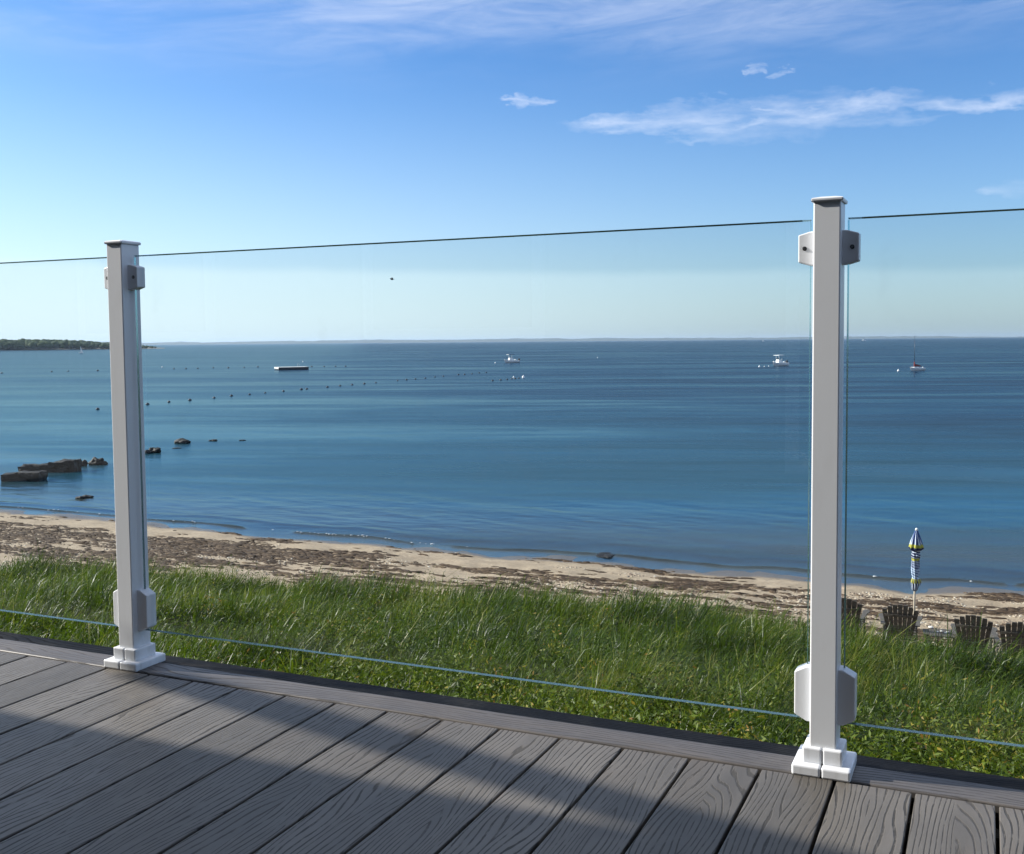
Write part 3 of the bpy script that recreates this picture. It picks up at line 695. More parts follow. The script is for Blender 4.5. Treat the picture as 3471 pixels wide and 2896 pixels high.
def m_pane(g):
    gl = g.new('ShaderNodeBsdfGlossy'); gl.inputs['Roughness'].default_value = .015
    tr = g.new('ShaderNodeBsdfTransparent'); tr.inputs[0].default_value = (.955, .975, .978, 1)
    fr = g.new('ShaderNodeFresnel'); fr.inputs[0].default_value = 1.52
    # Fresnel of a face met from inside uses the same outside angle (thin sheet)
    ly = g.new('ShaderNodeLayerWeight'); ly.inputs[0].default_value = .34
    geo = g.new('ShaderNodeNewGeometry')
    c_ = g.m('ABSOLUTE', g.vm('DOT_PRODUCT', geo.outputs['Incoming'], geo.outputs['Normal'], out=1))
    s5 = g.m('POWER', g.m('SUBTRACT', 1., c_, clamp=True), 5.)
    f_ = g.m('ADD', .043, g.m('MULTIPLY', s5, .957))
    mx = g.new('ShaderNodeMixShader'); g.put(mx.inputs[0], f_); g.l.new(tr.outputs[0], mx.inputs[1]); g.l.new(gl.outputs[0], mx.inputs[2])
    o = g.new('ShaderNodeTexCoord').outputs['Object']
    sm = g.noise(o, 5.5, 6, .65, .8); spt = g.noise(o, 160, 2, .5)
    du = g.m('ADD', g.m('MULTIPLY', g.step(sm, .56, .80), .030), g.m('MULTIPLY', g.step(spt, .70, .80), .05))
    df = g.new('ShaderNodeBsdfDiffuse'); df.inputs[0].default_value = (.6, .6, .58, 1)
    m2 = g.new('ShaderNodeMixShader'); g.put(m2.inputs[0], du); g.l.new(mx.outputs[0], m2.inputs[1]); g.l.new(df.outputs[0], m2.inputs[2])
    g.l.new(m2.outputs[0], g.out.inputs[0])
M_PANE = mat('clear_glass', m_pane)
def m_edge(g):
    b = g.new('ShaderNodeBsdfGlossy'); b.inputs[0].default_value = (.42, .62, .66, 1); b.inputs['Roughness'].default_value = .12
    d = g.new('ShaderNodeBsdfDiffuse'); d.inputs[0].default_value = (.16, .30, .32, 1)
    mx = g.new('ShaderNodeMixShader'); mx.inputs[0].default_value = .25; g.l.new(b.outputs[0], mx.inputs[1]); g.l.new(d.outputs[0], mx.inputs[2]); g.l.new(mx.outputs[0], g.out.inputs[0])
M_EDGE = mat('glass_edge', m_edge)
GZ0, GZ1, GT = .0956, 1.0947, .0064
glabels = {1: 'glass railing pane left of the slimmer white post, running out of the picture', 2: 'wide clear glass railing pane between the two white posts', 3: 'glass railing pane right of the larger white post, running out of the picture'}
for i in (1, 2, 3):
    xa, xb = POST_X[i]+PW/2+.0085, POST_X[i+1]-PW/2-.0085
    r = empty('glass_panel', ((xa+xb)/2, YG, GZ0)); tag(r, glabels[i], 'glass panel', 'clear panes of the glass railing'); hx = (xb-xa)/2; hz_ = GZ1-GZ0
    bm = bmesh.new(); e_ = .0029
    box(bm, -hx+.0002, hx-.0002, -GT/2, GT/2, .0002, hz_-.0002)
    link('pane', bm_mesh(bm, 'pane'), M_PANE, r)
    # polished arris seen through the glass: a slim 45 degree bar along each edge, inside the sheet
    hb = GT/2-.0003
    def bar(name, outl, axis, a, b):
        bm = bmesh.new(); prism(bm, outl, axis, a, b); link(name, bm_mesh(bm, name), M_EDGE, r)
    bar('polished_edge', [(hb, hz_-.0004), (-hb*.5, hz_-.0004), (hb, hz_-.0004-e_)], 'x', -hx+.001, hx-.001)
    bar('polished_edge', [(hb, .0004), (-hb*.5, .0004), (hb, .0004+e_)], 'x', -hx+.001, hx-.001)
    bar('polished_edge', [(-hx+.0004, hb), (-hx+.0004, -hb*.5), (-hx+.0004+.0026, hb)], 'z', .005, hz_-.005)
    bar('polished_edge', [(hx-.0004, hb), (hx-.0004, -hb*.5), (hx-.0004-.0026, hb)], 'z', .005, hz_-.005)

# ------------------------------------------------------------------ beach chairs, side table, folded umbrellas
M_CHAIR = plain('weathered_dark_timber', (.080, .070, .057), .75, .3, 18)
def chair_proto():
    r = empty('adirondack_chair', (0, 0, 0))                      # faces +Y, origin on the ground under the seat
    tilt = R(24)
    n = 7
    def back_pt(x, h):        # h along the reclined back; slats curve round the braces
        cv = .055*(1-(x/.29)**2)
        return Vector((x, -.20-h*math.sin(tilt)-cv, .30+h*math.cos(tilt)))
    for k in range(n):
        t = (k-(n-1)/2)/((n-1)/2); xb, xt = t*.190, t*.275
        top = .76-.13*t*t
        bm = bmesh.new(); hw = .0425
        vs = []
        for s_, (xc, h) in enumerate(((xb, 0), ((xb+xt)/2, top*.5), (xt, top*.93), (xt, top))):
            wd = hw*(.68 if s_ == 0 else .87 if s_ == 1 else 1.0 if s_ == 2 else .88)
            q = back_pt(xc, h); cs = Vector((1, 0, 0)); nrm = Vector((0, -math.cos(tilt), -math.sin(tilt)))*.009
            vs.append([bm.verts.new(q+cs*wd*a_+nrm*b_) for a_, b_ in ((-1, -1), (1, -1), (1, 1), (-1, 1))])
        for A_, B_ in zip(vs, vs[1:]):
            for j in range(4): bm.faces.new((A_[j], A_[(j+1) % 4], B_[(j+1) % 4], B_[j]))
        bm.faces.new(vs[0][::-1]); bm.faces.new(vs[-1]); bmesh.ops.recalc_face_normals(bm, faces=bm.faces)
        link('back_slat', bm_mesh(bm, 'back_slat'), M_CHAIR, r)
    for h, wd in ((.14, .245), (.50, .292)):
        bm = bmesh.new(); V_ = []
        for j in range(9):
            x_ = (j/4-1)*wd; q = back_pt(x_*.98, h) + Vector((0, -.012*math.cos(tilt), 0)); dn_ = Vector((0, -.022, 0)); u_ = Vector((0, -math.sin(tilt), math.cos(tilt)))*.026
            V_.append([bm.verts.new(q+c_) for c_ in (-u_, u_, u_+dn_, dn_-u_)])
        for A_, B_ in zip(V_, V_[1:]):
            for j in range(4): bm.faces.new((A_[j], A_[(j+1) % 4], B_[(j+1) % 4], B_[j]))
        bm.faces.new(V_[0][::-1]); bm.faces.new(V_[-1]); bmesh.ops.recalc_face_normals(bm, faces=bm.faces)
        link('back_brace', bm_mesh(bm, 'back_brace'), M_CHAIR, r)
    for s in (-1, 1):
        bm = bmesh.new()
        prism(bm, [(s*.26, -.36), (s*.345, -.34), (s*.36, .05), (s*.40, .28), (s*.385, .40), (s*.30, .42), (s*.27, .30), (s*.275, .0)], 'z', .545, .567, .003)
        link('arm', bm_mesh(bm, 'arm'), M_CHAIR, r)
        bm = bmesh.new(); box(bm, s*.30-.013, s*.30+.013, .22, .32, 0, .544, .002); link('leg', bm_mesh(bm, 'leg'), M_CHAIR, r)
        bm = bmesh.new(); prism(bm, [(-.62, .02), (-.56, .0), (.33, .30), (.33, .37), (.20, .36)], 'x', s*.27-.012, s*.27+.012); link('side_rail', bm_mesh(bm, 'side_rail'), M_CHAIR, r)
        bm = bmesh.new(); box(bm, s*.285-.012, s*.285+.012, -.40, -.33, .10, .544, .002); link('arm_support', bm_mesh(bm, 'arm_support'), M_CHAIR, r)
    for k in range(6):
        y_ = -.16+k*.083; z_ = .235+k*.0255
        bm = bmesh.new(); box(bm, -.285, .285, y_-.036, y_+.036, z_+.0, z_+.02, .003); link('seat_slat', bm_mesh(bm, 'seat_slat'), M_CHAIR, r)
    return r
cp = chair_proto()
def chair_spot(u, v):
    p = on(u, v, -4.0)
    for _ in range(6): p = on(u, v, ground_at(p)+.96)
    # the back's top stands behind the seat: shift the origin seawards
    q = Vector((p.x, p.y, 0)); q.z = ground_at(q); return q
cl_ = [('dark timber beach chair partly hidden behind the larger white post', 2862, 2024, -2), ('dark timber beach chair standing in front of the folded blue umbrella', 3052, 2047, 1),
       ('dark timber beach chair just right of the low side table', 3300, 2083, -3), ('dark timber beach chair cut off by the right edge of the picture', 3458, 2106, 4)]
for i, (lb, u, v, dr) in enumerate(cl_):
    o = cp if i == 0 else copy_tree(cp)
    p = chair_spot(u, v); ang = R(3+dr); f_ = Vector((-math.sin(ang), math.cos(ang), 0))
    p = p+f_*.52; p.z = ground_at(p)-.02
    o.location = p; o.rotation_euler = (0, 0, ang); tag(o, lb, 'chair', 'dark chairs in a row on the beach')
# side table
tp = on(3192, 2135, -4.50); tp.z = ground_at(tp)
tb = empty('side_table', tp, R(6)); tag(tb, 'low dark table with white shells on it, between two beach chairs', 'table')
for k in range(6):
    bm = bmesh.new(); x_ = -.27+k*.108; hy = .27 if 0 < k < 5 else .19
    box(bm, x_-.05, x_+.05, -hy, hy, .43, .452, .003); link('top_slat', bm_mesh(bm, 'top_slat'), M_CHAIR, tb)
for sx in (-1, 1):
    for sy in (-1, 1):
        link('leg', box_mesh('leg', sx*.22-.02, sx*.22+.02, sy*.17-.02, sy*.17+.02, 0, .429), M_CHAIR, tb)
M_SHELL = plain('white_shell', (.75, .72, .65), .5)
cy_, sy_ = math.cos(R(6)), math.sin(R(6))
for i, (dx, dy, s, lb) in enumerate(((-.17, .24, .042, 'largest pale shell on the far corner of the low table'), (-.07, -.02, .024, 'leftmost small white shell in the cluster on the low table'),
                                     (.0, .05, .022, 'small white shell at the seaward side of the cluster on the low table'), (.07, -.05, .028, 'biggest white shell of the cluster on the low table'), (.11, .04, .02, 'tiniest white shell at the right end of the cluster on the low table'))):
    bm = bmesh.new(); r_ = bmesh.ops.create_icosphere(bm, subdivisions=2, radius=s, matrix=Matrix.Diagonal((1.2, 1, .55, 1)))
    for v in bm.verts: v.co *= 1+.2*noise.noise(v.co*30+Vector((i*3, 0, 0)))
    link_ = link('shell', bm_mesh(bm, 'shell', True), M_SHELL, None, (tp.x+dx*cy_-dy*sy_, tp.y+dx*sy_+dy*cy_, tp.z+.452+s*.5))
    tag(link_, lb, 'shell', 'white shells on the side table')
# folded umbrella
def m_canopy(g):
    o = g.new('ShaderNodeTexCoord').outputs['Object']; x, y, z = g.sep(o)
    an = g.m('ARCTAN2', y, x)
    nz = g.m('ADD', z, g.m('MULTIPLY', g.m('SUBTRACT', g.noise(o, 14, 2, .5), .5), .05))
    st = g.step(g.m('SINE', g.m('ADD', g.m('MULTIPLY', an, 9.), g.m('MULTIPLY', z, 9.))), .45, .75)
    st2 = g.step(g.m('SINE', g.m('ADD', g.m('MULTIPLY', nz, 130.), g.m('MULTIPLY', an, 2.))), .35, .75)
    blue = (.025, .060, .20); navy = (.008, .014, .07); wh = (.50, .56, .63); ye = (.38, .36, .05)
    up = g.mix(st, blue, wh); lo = g.mix(st2, g.mix(.45, blue, wh), navy)
    tw = g.mix(st2, navy, wh)
    # z in metres below the tip
    c_ = up
    for zz, col in ((.290, ye), (.350, navy), (.40, tw), (.555, ye), (.60, lo), (.745, g.mix(st2, (.45, .56, .68), blue)), (.945, g.mix(st, ye, navy)), (1.03, g.mix(st, navy, wh))):
        c_ = g.mix(g.step(nz, -zz+.004, -zz-.004), c_, col)
    princ(g, c_, .75)
M_CANOPY = mat('striped_canopy_cloth', m_canopy)
M_POLE = plain('pale_wood_pole', (.55, .47, .36), .5)
M_FIN = plain('white_plastic', (.75, .75, .73), .4)
UD = on(3052, 2049, -3.95)
def umbrella(p, lean, label, tipz, spin=0.):
    """p on the sand; tipz height of the tip above it"""
    r = empty('folded_umbrella', p); tag(r, label, 'umbrella', 'folded striped beach umbrellas'); r.rotation_euler = lean
    bm = bmesh.new(); tube(bm, [(0, 0, -.3), (0, 0, tipz-.02)], .019, 10); link('pole', bm_mesh(bm, 'pole', True), M_POLE, r)
    prof = [(.022, -.03), (.034, -.06), (.062, -.15), (.085, -.23), (.106, -.31), (.118, -.365), (.100, -.39), (.072, -.42), (.058, -.445), (.072, -.47), (.084, -.52), (.070, -.55), (.068, -.60),
            (.071, -.68), (.072, -.76), (.066, -.84), (.056, -.90), (.047, -.93), (.062, -.96), (.074, -1.01), (.064, -1.06), (.06, -1.11), (.05, -1.16), (.034, -1.185)]
    def md(q, t, z):
        k = .20 if z > -.40 else .10
        e = 1+k*math.cos(8*t+z*(0 if z > -.4 else 7))+.08*noise.noise(Vector((math.cos(t)*1.5, math.sin(t)*1.5, z*16)))
        if -1.08 < z < -.93: e += .45*max(0, math.cos(t-.3-spin))
        return q*e
    bm = bmesh.new(); lathe(bm, prof, 48, md)
    link('canopy', bm_mesh(bm, 'canopy', True), M_CANOPY, r, (0, 0, tipz))
    bm = bmesh.new(); lathe(bm, [(.012, -.035), (.026, -.03), (.027, -.005), (.018, .012), (.006, .02)], 16); link('finial', bm_mesh(bm, 'finial', True), M_FIN, r, (0, 0, tipz))
    bm = bmesh.new(); lathe(bm, [(.071, -.44), (.075, -.435), (.075, -.455), (.069, -.46)], 24); link('tie_strap', bm_mesh(bm, 'tie_strap', True), M_CANOPY, r, (0, 0, tipz))
    return r
ud = 19.75
tip = at_depth(3100, 1793, ud); g0 = Vector((tip.x, tip.y, 0)); bt = at_depth(3096, 2100, ud)
g0 = Vector((bt.x, bt.y, 0)); gz = ground_at(g0); hh = tip.z-gz
umbrella((g0.x, g0.y, gz), (0, R(.9), 0), 'folded blue, white and yellow striped beach umbrella standing beside the beach chairs', hh)
b2 = at_depth(3464, 2200, 18.9); gz = ground_at(b2)
umbrella((b2.x, b2.y, gz), (0, R(7.5), 0), 'folded umbrella of which only the pole shows at the right edge of the picture', hh, 1.5)

# ------------------------------------------------------------------ rocks in the water
def m_rock(g):
    o = g.new('ShaderNodeTexCoord').outputs['Object']; n = g.noise(o, 5, 6, .65); n2 = g.noise(o, 22, 4, .6)
    z = g.sep(o)[2]
    c_ = g.mix(g.step(n, .35, .7), (.003, .003, .003), (.012, .011, .010))
    c_ = g.mix(g.m('MULTIPLY', g.step(n2, .5, .72), g.step(z, .12, .42)), c_, (.03, .026, .021))
    princ(g, c_, .65, g.bump(g.m('ADD', n, g.m('MULTIPLY', n2, .4)), .8, .05), .4)
M_ROCK = mat('dark_weedy_rock', m_rock)
def rock(u0, u1, vt, vb, label, kind='lump', depth=None, seed=0, top_r=None):
    p = on((u0+u1)/2, vb, SEA); dist = p.dot(FH); wd = (u1-u0)/F_PX*dist; ht = max(.04, (vb-vt)/F_PX*dist*.85)
    dp = depth or wd*.6
    bm = bmesh.new()
    if kind == 'slab':
        bmesh.ops.create_cube(bm, size=1); bmesh.ops.subdivide_edges(bm, edges=bm.edges[:], cuts=9, use_grid_fill=True)
        sc = Vector((wd, dp, ht+.5))
    else:
        bmesh.ops.create_icosphere(bm, subdivisions=4, radius=.5); sc = Vector((wd*1.04, dp, ht*1.35))
    for v in bm.verts:
        v.co = Vector((v.co.x*sc.x, v.co.y*sc.y, v.co.z*sc.z))
        q = v.co*1.0
        if kind == 'slab':
            n_ = Vector((noise.noise(q*2.2+Vector((seed, 0, 0))), noise.noise(q*2.2+Vector((0, seed, 5))), noise.noise(q*1.8+Vector((9, 0, seed)))*1.1))
            v.co += n_*.08 + Vector((noise.noise(q*7), noise.noise(q*7+Vector((3, 3, 3))), noise.noise(q*6+Vector((7, 0, 0)))))*.045
            if top_r and v.co.z > 0: v.co.z += top_r*(v.co.x/wd)
        else:
            s_ = min(wd, ht*2)
            f_ = 1+.42*noise.noise(q*(1.6/max(wd, .3))*1.6+Vector((seed, 1, 2)))+.2*noise.noise(q*(5/max(wd, .3))+Vector((seed, 1, 2)))
            v.co *= f_
    zoff = ht-sc.z/2
    me = bm_mesh(bm, 'rock'); o = link('rock', me, M_ROCK, None, (p.x+FH.x*dp*.4, p.y+FH.y*dp*.4, SEA+zoff)); o.rotation_euler = (0, 0, YAW)
    return tag(o, label, 'rock', 'dark rocks of the old groyne')
Zx = lambda x: x/2.3333; Zy = lambda y: 1450+y/2.3333
for i, (x0, x1, yt, yb, kd, dp, tr, lb) in enumerate((
    (18, 318, 346, 424, 'slab', .8, .10, 'dark square-ended rock slab nearest the left edge of the picture'),
    (150, 400, 290, 350, 'slab', .8, .06, 'long dark rock slab behind the one nearest the left edge'),
    (385, 592, 252, 352, 'slab', .9, .10, 'tallest dark rock block with a level top, right end of the slabs'),
    (612, 682, 252, 306, 'lump', None, None, 'small rounded rock between the slabs and the humped rock'),
    (692, 818, 228, 298, 'lump', None, None, 'humped dark rock left of the slimmer white post'),
    (816, 850, 264, 292, 'lump', None, None, 'small stone touching the right foot of the humped rock'),
    (1136, 1200, 176, 205, 'lump', None, None, 'low rock showing just right of the slimmer white post'),
    (1165, 1272, 151, 200, 'lump', None, None, 'rugged rock standing behind the low one right of the slimmer post'),
    (1372, 1508, 86, 128, 'lump', None, None, 'larger smooth rock farther out along the groyne'),
    (1365, 1432, 158, 166, 'lump', None, None, 'thin sliver of rock awash in front of the larger smooth rock'),
    (1650, 1712, 94, 107, 'lump', None, None, 'small low rock second from the outer end of the groyne'),
    (1890, 1942, 95, 103, 'lump', None, None, 'outermost rock tip of the groyne barely above water'))):
    rock(Zx(x0), Zx(x1), Zy(yt), Zy(yb), lb, kd, dp, seed=i*7.3, top_r=tr)
o = rock(Zx(590), Zx(670), Zy(540), Zy(562), 'flat dark rock awash near the beach at the left, its blunt end', 'lump', None, 91.); o['group'] = 'flat rocks awash near the beach'
o = rock(Zx(640), Zx(732), Zy(534), Zy(556), 'flat dark rock awash near the beach at the left, its pointed end', 'lump', None, 95.); o['group'] = 'flat rocks awash near the beach'
o = rock(2022, 2084, 1883, 1890, 'low dark patch of weedy rock awash off the beach, right of centre', 'lump', .7, 55.); del o['group']

# ------------------------------------------------------------------ swim-line floats, mooring buoys
M_FLOAT = plain('dark_float', (.03, .035, .045), .6)
M_BUOY = plain('white_buoy', (.82, .82, .80), .45)
def float_mesh(name, wd, ht, mt):
    bm = bmesh.new(); lathe(bm, [(.30*wd, -.25*ht), (.5*wd, 0), (.42*wd, .45*ht), (.16*wd, .8*ht), (.05*wd, ht)], 10); me = bm_mesh(bm, name, True); me.materials.append(mt); return me
_o = 'first second third fourth fifth sixth seventh eighth ninth tenth eleventh twelfth thirteenth fourteenth fifteenth sixteenth seventeenth eighteenth nineteenth twentieth'.split()
def nth(n): return _o[n-1] if n <= 20 else ('thirtieth' if n == 30 else ('twenty-' if n < 30 else 'thirty-')+_o[n % 10-1])
fm = float_mesh('swim_float', .42, .22, M_FLOAT)
near = [(x/1.6154, 1120+y/1.6154) for x, y in ((535, 431), (808, 404), (925, 391), (1040, 381), (1172, 369), (1267, 358), (1367, 350), (1452, 342), (1552, 332), (1650, 322), (1680, 320), (1793, 310), (1862, 303), (1928, 297), (1995, 291), (2058, 286))]
near += [(500+x/.9545, 1200+y/.9545) for x, y in ((809, 86), (838, 83), (867, 81), (899, 78), (930, 74), (957, 72), (1006, 67), (1026, 66), (1050, 64), (1073, 61), (1096, 59))]
near += [(1670, 1290), (1697, 1287.8), (1719, 1286), (1735, 1284), (1746, 1283.5), (1758.6, 1282)]
for i, (u, v) in enumerate(near):
    o = link('swim_float', fm, None, None, on(u, v+1.5, SEA), random.uniform(0, 6)); s = random.uniform(.72, .95)*(1 if i < 16 else 1.1); o.scale = (s*1.15, s, s)
    lb = 'lone dark float of the nearer swim line left of the slimmer white post' if i == 0 else 'dark float on the slanting near line, %s right of the slimmer post' % nth(i)
    tag(o, lb, 'float', 'dark floats on the nearer swim line')
for i, (x, y) in enumerate(((10, 234), (283, 226), (373, 224), (535, 220), (952, 210), (1018, 210), (1083, 208), (1168, 205), (1250, 205), (1337, 203), (1412, 200), (1707, 199), (1775, 198), (1838, 197), (1892, 197))):
    o = link('swim_float', fm, None, None, on(x/1.6154, 1120+y/1.6154+1, SEA), random.uniform(0, 6)); s = random.uniform(.95, 1.2); o.scale = (s*1.1, s, s*1.1)
    lb = 'dark float on the far line, %s from the left edge' % nth(i+1) if i < 4 else 'dark float on the far line, %s between slimmer post and platform' % nth(i-3) if i < 11 else 'dark float on the far line, %s right of the swim platform' % nth(i-10)
    tag(o, lb, 'float', 'dark floats on the far swim line')
bmh = float_mesh('mooring_buoy', .62, .62, M_BUOY)
for u, v, s, lb in ((1678.6, 1232, 1., 'white mooring buoy left of the middle motorboat with the blue-topped canopy'), (1741.4, 1281, .8, 'small white buoy above the end of the near swim line'),
                    (1774, 1282, 1.25, 'white buoy at the outer end of the near swim line'), (2574, 1245, 1.1, 'largest of three white buoys left of the white motorboat'), (2591, 1244, .62, 'middle of three white buoys left of the white motorboat'),
                    (2606, 1243, .62, 'white buoy nearest the bow of the white motorboat'), (3045, 1259, 1.05, 'white mooring buoy left of the sailboat'), (2025.6, 1214, .9, 'lone white buoy between the two motorboats'),
                    (550, 1246, .9, 'small white buoy on the far line just right of the slimmer post'), (1026.6, 1228, .9, 'small pale buoy beyond the swim platform')):
    o = link('mooring_buoy', bmh, None, None, on(u, v, SEA)); s *= .66; o.scale = (s, s, s); tag(o, lb, 'buoy')

# ------------------------------------------------------------------ swim platform
M_PALE = plain('pale_planks', (.70, .70, .66), .6)
M_DARKW = plain('dark_pontoon', (.012, .013, .018), .5)
pp = on(982, 1254.5, SEA); dist = pp.dot(FH)
pf = empty('swim_platform', (pp.x+FH.x*2, pp.y+FH.y*2, SEA), YAW+R(28)); tag(pf, 'flat floating swim platform with a white near side, dark below', 'raft')
for k in range(14):
    link('deck_plank', box_mesh('deck_plank', -3.6+k*.515, -3.6+k*.515+.495, -1.9, 1.9, .62, .68), M_PALE, pf)
link('float_hull', box_mesh('float_hull', -3.58, 3.58, -1.9, 1.9, -.15, .60), M_DARKW, pf)
for nm, a_ in (('side_board', (-3.63, -3.605, -1.93, 1.93, .3, .675)), ('side_board', (3.62, 3.645, -1.93, 1.93, .3, .675))):
    link(nm, box_mesh(nm, *a_), M_PALE, pf)
for s in (-1, 1):
    bm = bmesh.new(); tube(bm, [(2.2+s*.22, 1.8, .68), (2.2+s*.22, 1.8, 1.25), (2.2+s*.22, 1.95, 1.32), (2.2+s*.22, 2.1, 1.2), (2.2+s*.22, 2.1, -.2)], .03, 6); link('ladder_rail', bm_mesh(bm, 'ladder_rail'), M_STEEL, pf)

# ------------------------------------------------------------------ boats
M_HULL = plain('white_gelcoat', (.80, .80, .78), .3); M_NAVY = plain('navy_gelcoat', (.010, .018, .045), .3); M_GLS = plain('dark_windscreen', (.03, .05, .07), .1)
M_BLUEC = plain('navy_canvas', (.015, .025, .07), .8); M_RED = plain('dark_red_canvas', (.12, .012, .015), .8); M_ENG = plain('outboard_black', (.015, .015, .018), .4)
M_MAST = plain('dark_mast', (.03, .032, .04), .4)
def hull(L, B, H, mt_low, deckz=.0, fl=.75, draft=.25):
    """bow at -X"""
    bm = bmesh.new(); n = 14; rows_ = []
    for i in range(n+1):
        t = i/n; x = -L/2+L*t
        bw = B/2*min(1, (math.sin(min(1, t*1.9)*math.pi/2))**.75)*(1-.08*t) if i else .02
        sheer = H*(1.0+.38*(1-t)**2)
        xr = x+ (1-t)**3*.0
        rake = .16*L*(1-t)**3
        rows_.append([bm.verts.new(q) for q in ((x+rake, 0, -draft*(1-.6*(1-t)**3)), (x+rake*.8, -bw*fl*.8, -draft*.4), (x+rake*.35, -bw*.93, sheer*.45), (x, -bw, sheer), (x+.02, -bw*.86, sheer+.02), (x+.05, 0, sheer+.05),
                                                    (x+.02, bw*.86, sheer+.02), (x, bw, sheer), (x+rake*.35, bw*.93, sheer*.45), (x+rake*.8, bw*fl*.8, -draft*.4))])
    for A_, B_ in zip(rows_, rows_[1:]):
        for j in range(10): bm.faces.new((A_[j], A_[(j+1) % 10], B_[(j+1) % 10], B_[j]))
    bm.faces.new(rows_[0]); bm.faces.new(rows_[-1][::-1]); bmesh.ops.recalc_face_normals(bm, faces=bm.faces)
    return bm_mesh(bm, 'hull')
def motorboat(u, v, rot, label, hull_m, top_m, L=5.6, k=1.0):
    p = on(u, v, SEA); r = empty('motorboat', p, YAW+rot); tag(r, label, 'motorboat'); r.scale = (k, k, k)
    B, H = 2.1, .78
    link('hull', hull(L, B, H, hull_m), hull_m, r)
    bm = bmesh.new(); prism(bm, [(-1.0, H), (-.75, H+.95), (.15, H+.95), (.30, H+.5), (.95, H+.45), (1.0, H)], 'y', -.5, .5, .03); link('console', bm_mesh(bm, 'console'), M_HULL, r)
    bm = bmesh.new(); prism(bm, [(-.85, H+.96), (-.60, H+1.38), (-.52, H+1.38), (-.70, H+.96)], 'y', -.46, .46); link('windscreen', bm_mesh(bm, 'windscreen'), M_GLS, r)
    for sx in (-.7, .45):
        for sy in (-.45, .45):
            bm = bmesh.new(); tube(bm, [(sx, sy, H), (sx-.08, sy*1.1, H+2.0)], .035, 6); link('canopy_pole', bm_mesh(bm, 'canopy_pole'), M_HULL, r)
    bm = bmesh.new(); prism(bm, [(-1.35, H+1.98), (-1.3, H+2.08), (.9, H+2.12), (.95, H+2.02)], 'y', -.85, .85, .02); link('canopy', bm_mesh(bm, 'canopy'), top_m, r)
    bm = bmesh.new(); box(bm, -1.38, -1.2, -.86, .86, H+1.95, H+2.06, .01); link('canopy_front', bm_mesh(bm, 'canopy_front'), M_HULL, r)
    bm = bmesh.new(); box(bm, 1.2, 1.7, -.6, .6, H, H+.42, .05, 2); link('seat', bm_mesh(bm, 'seat'), M_HULL, r)
    bm = bmesh.new(); prism(bm, [(L/2-.05, -.3), (L/2-.1, H+.55), (L/2+.1, H+.7), (L/2+.5, H+.6), (L/2+.45, H+.1), (L/2+.2, -.3)], 'y', -.2, .2, .05); link('outboard_motor', bm_mesh(bm, 'outboard_motor'), M_ENG, r)
    bm = bmesh.new(); tube(bm, [(-L/2+.15, 0, H*1.38), (-L/2+.25, .35, H*1.75), (-L/2+1.1, .8, H*1.7)], .025, 5); tube(bm, [(-L/2+.15, 0, H*1.38), (-L/2+.25, -.35, H*1.75), (-L/2+1.1, -.8, H*1.7)], .025, 5); link('bow_rail', bm_mesh(bm, 'bow_rail'), M_STEEL, r)
    return r
motorboat(1733, 1230.5, R(28), 'open motorboat with a dark canopy top, the farther one in the middle of the picture', M_HULL, M_BLUEC, k=.87)
motorboat(2642, 1241.5, R(38), 'white-canopied motorboat with tall white console, left of the larger white post', M_HULL, M_HULL, k=.90)
p = on(3106, 1257, SEA); sb = empty('sailboat', p, YAW+R(30)); tag(sb, 'small moored sailboat with bare dark mast and red sail cover', 'sailboat')
link('hull', hull(3.6, 1.5, .50, None), M_HULL, sb)
bm = bmesh.new(); prism(bm, [(-1.2, .5), (-1.0, .72), (.1, .70), (.35, .5)], 'y', -.45, .45, .03); link('cabin_top', bm_mesh(bm, 'cabin_top'), M_HULL, sb)
bm = bmesh.new(); tube(bm, [(-.55, 0, .45), (-.57, 0, 6.75)], [.05, .03], 8); link('mast', bm_mesh(bm, 'mast', True), M_MAST, sb)
bm = bmesh.new(); prism(bm, [(-.68, .82), (-.60, 1.75), (-.42, 1.32), (.2, 1.2), (1.35, .90), (1.3, .80)], 'y', -.12, .12, .04); link('sail_cover', bm_mesh(bm, 'sail_cover'), M_RED, sb)
bm = bmesh.new(); tube(bm, [(-.5, 0, .80), (1.5, 0, .84)], .04, 6); link('boom', bm_mesh(bm, 'boom'), M_MAST, sb)
bm = bmesh.new(); box(bm, 1.76, 1.86, -.05, .05, -.3, .72, .01); link('rudder', bm_mesh(bm, 'rudder'), M_HULL, sb)
def far_boat(u, v, dist, L, label, sail=0.):
    d = ray(u, v); p = d*(dist/d.dot(FH)); r = empty('distant_boat', (p.x, p.y, SEA), YAW+R(12)); tag(r, label, 'boat')
    link('hull', hull(L, L*.3, L*.12, None, draft=.4), M_HULL, r)
    if sail:
        bm = bmesh.new(); V_ = [(-.1*L, 0, .15*L), (-.05*L, 0, sail), (.42*L, 0, .2*L)]
        a_ = [bm.verts.new(Vector(q)+Vector((0, .03, 0))) for q in V_]; b_ = [bm.verts.new(Vector(q)-Vector((0, .03, 0))) for q in V_]
        bm.faces.new(a_); bm.faces.new(b_[::-1])
        for j in range(3): bm.faces.new((a_[j], b_[j], b_[(j+1) % 3], a_[(j+1) % 3]))
        link('sail', bm_mesh(bm, 'sail'), M_HULL, r)
        bm = bmesh.new(); tube(bm, [(-.1*L, 0, .1*L), (-.07*L, 0, sail*1.05)], .06, 6); link('mast', bm_mesh(bm, 'mast'), M_HULL, r)
    else:
        bm = bmesh.new(); prism(bm, [(-.2*L, .12*L), (-.12*L, .27*L), (.12*L, .27*L), (.16*L, .12*L)], 'y', -.1*L, .1*L); link('cabin', bm_mesh(bm, 'cabin'), M_HULL, r)
    return r
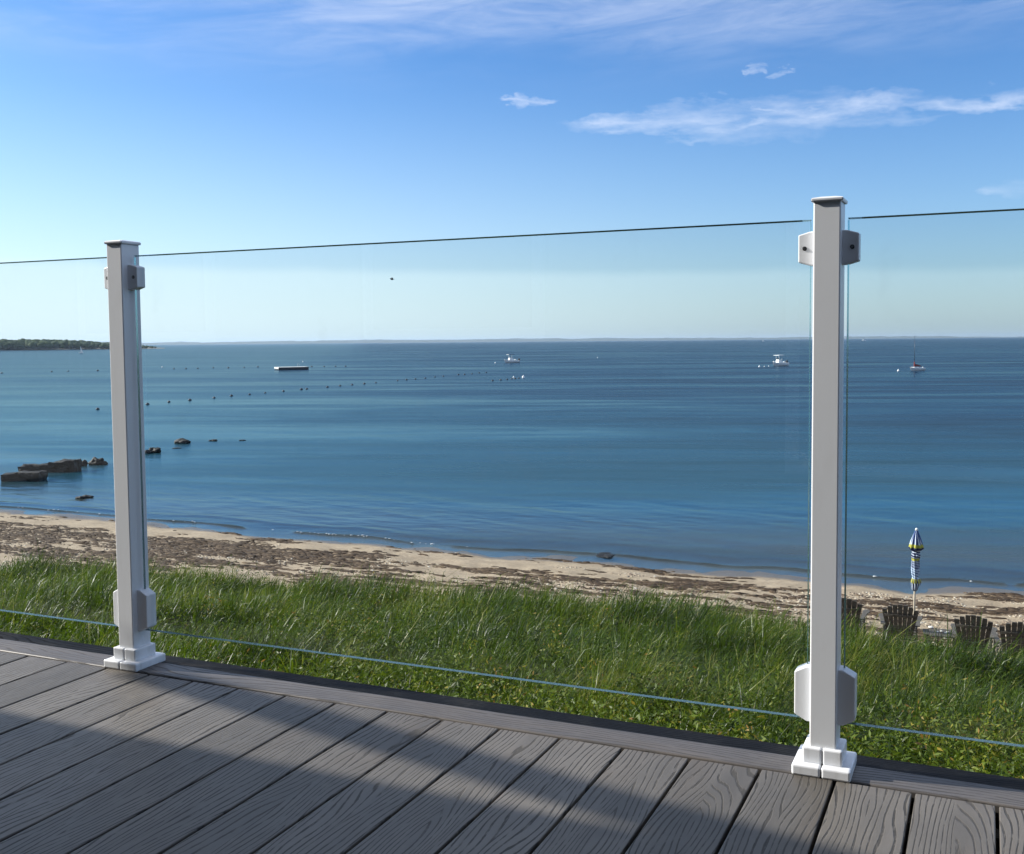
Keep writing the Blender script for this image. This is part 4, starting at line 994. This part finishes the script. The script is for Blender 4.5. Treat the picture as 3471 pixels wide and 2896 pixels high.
far_boat(2587, 1157, 2800, 8.5, 'tiny distant white boat on the horizon just left of the larger post')
far_boat(2927, 1157, 2500, 11, 'tiny distant white boat on the horizon just right of the larger post')
far_boat(274, 1184, 820, 3.4, 'small boat with a white sail in front of the wooded headland', 5.0)

# ------------------------------------------------------------------ bird
bp = at_depth(1329, 947, 60)
bd = empty('bird', bp, YAW); tag(bd, 'tiny dark bird flying in the pale sky above the glass pane', 'bird')
M_BIRD = plain('dark_feathers', (.02, .02, .022), .7)
bm = bmesh.new(); bmesh.ops.create_icosphere(bm, subdivisions=2, radius=.06, matrix=Matrix.Diagonal((1.5, .9, .85, 1)))
bmesh.ops.create_icosphere(bm, subdivisions=2, radius=.032, matrix=Matrix.Translation((-.09, 0, .03)))
prism(bm, [(.06, .0), (.15, -.025), (.15, .025)], 'z', -.006, .006)
link('body', bm_mesh(bm, 'body', True), M_BIRD, bd)
for s in (-1, 1):
    bm = bmesh.new(); vs = [bm.verts.new(q) for q in ((-.04, s*.03, .03), (.05, s*.03, .02), (.04, s*.12, .075), (.0, s*.17, .055), (-.03, s*.11, .08))]
    f = bm.faces.new(vs); g_ = bmesh.ops.extrude_face_region(bm, geom=[f]); bmesh.ops.translate(bm, verts=[v for v in g_['geom'] if isinstance(v, bmesh.types.BMVert)], vec=(0, 0, .008))
    bmesh.ops.recalc_face_normals(bm, faces=bm.faces)
    link('wing', bm_mesh(bm, 'wing'), M_BIRD, bd)

# ------------------------------------------------------------------ sea air
HAZE = 0.45e-4
if HAZE:
    bm = bmesh.new(); box(bm, -17000, 17000, -300, 17000, -16, 45)
    hm = bm_mesh(bm, 'haze')
    def m_h(g):
        pv = g.new('ShaderNodeVolumePrincipled'); pv.inputs['Color'].default_value = (.62, .78, 1, 1); pv.inputs['Density'].default_value = HAZE; pv.inputs['Anisotropy'].default_value = .3
        g.l.new(pv.outputs[0], g.out.inputs['Volume'])
    tag(link('haze', hm, mat('haze', m_h)), 'thin sea haze', kind='stuff')
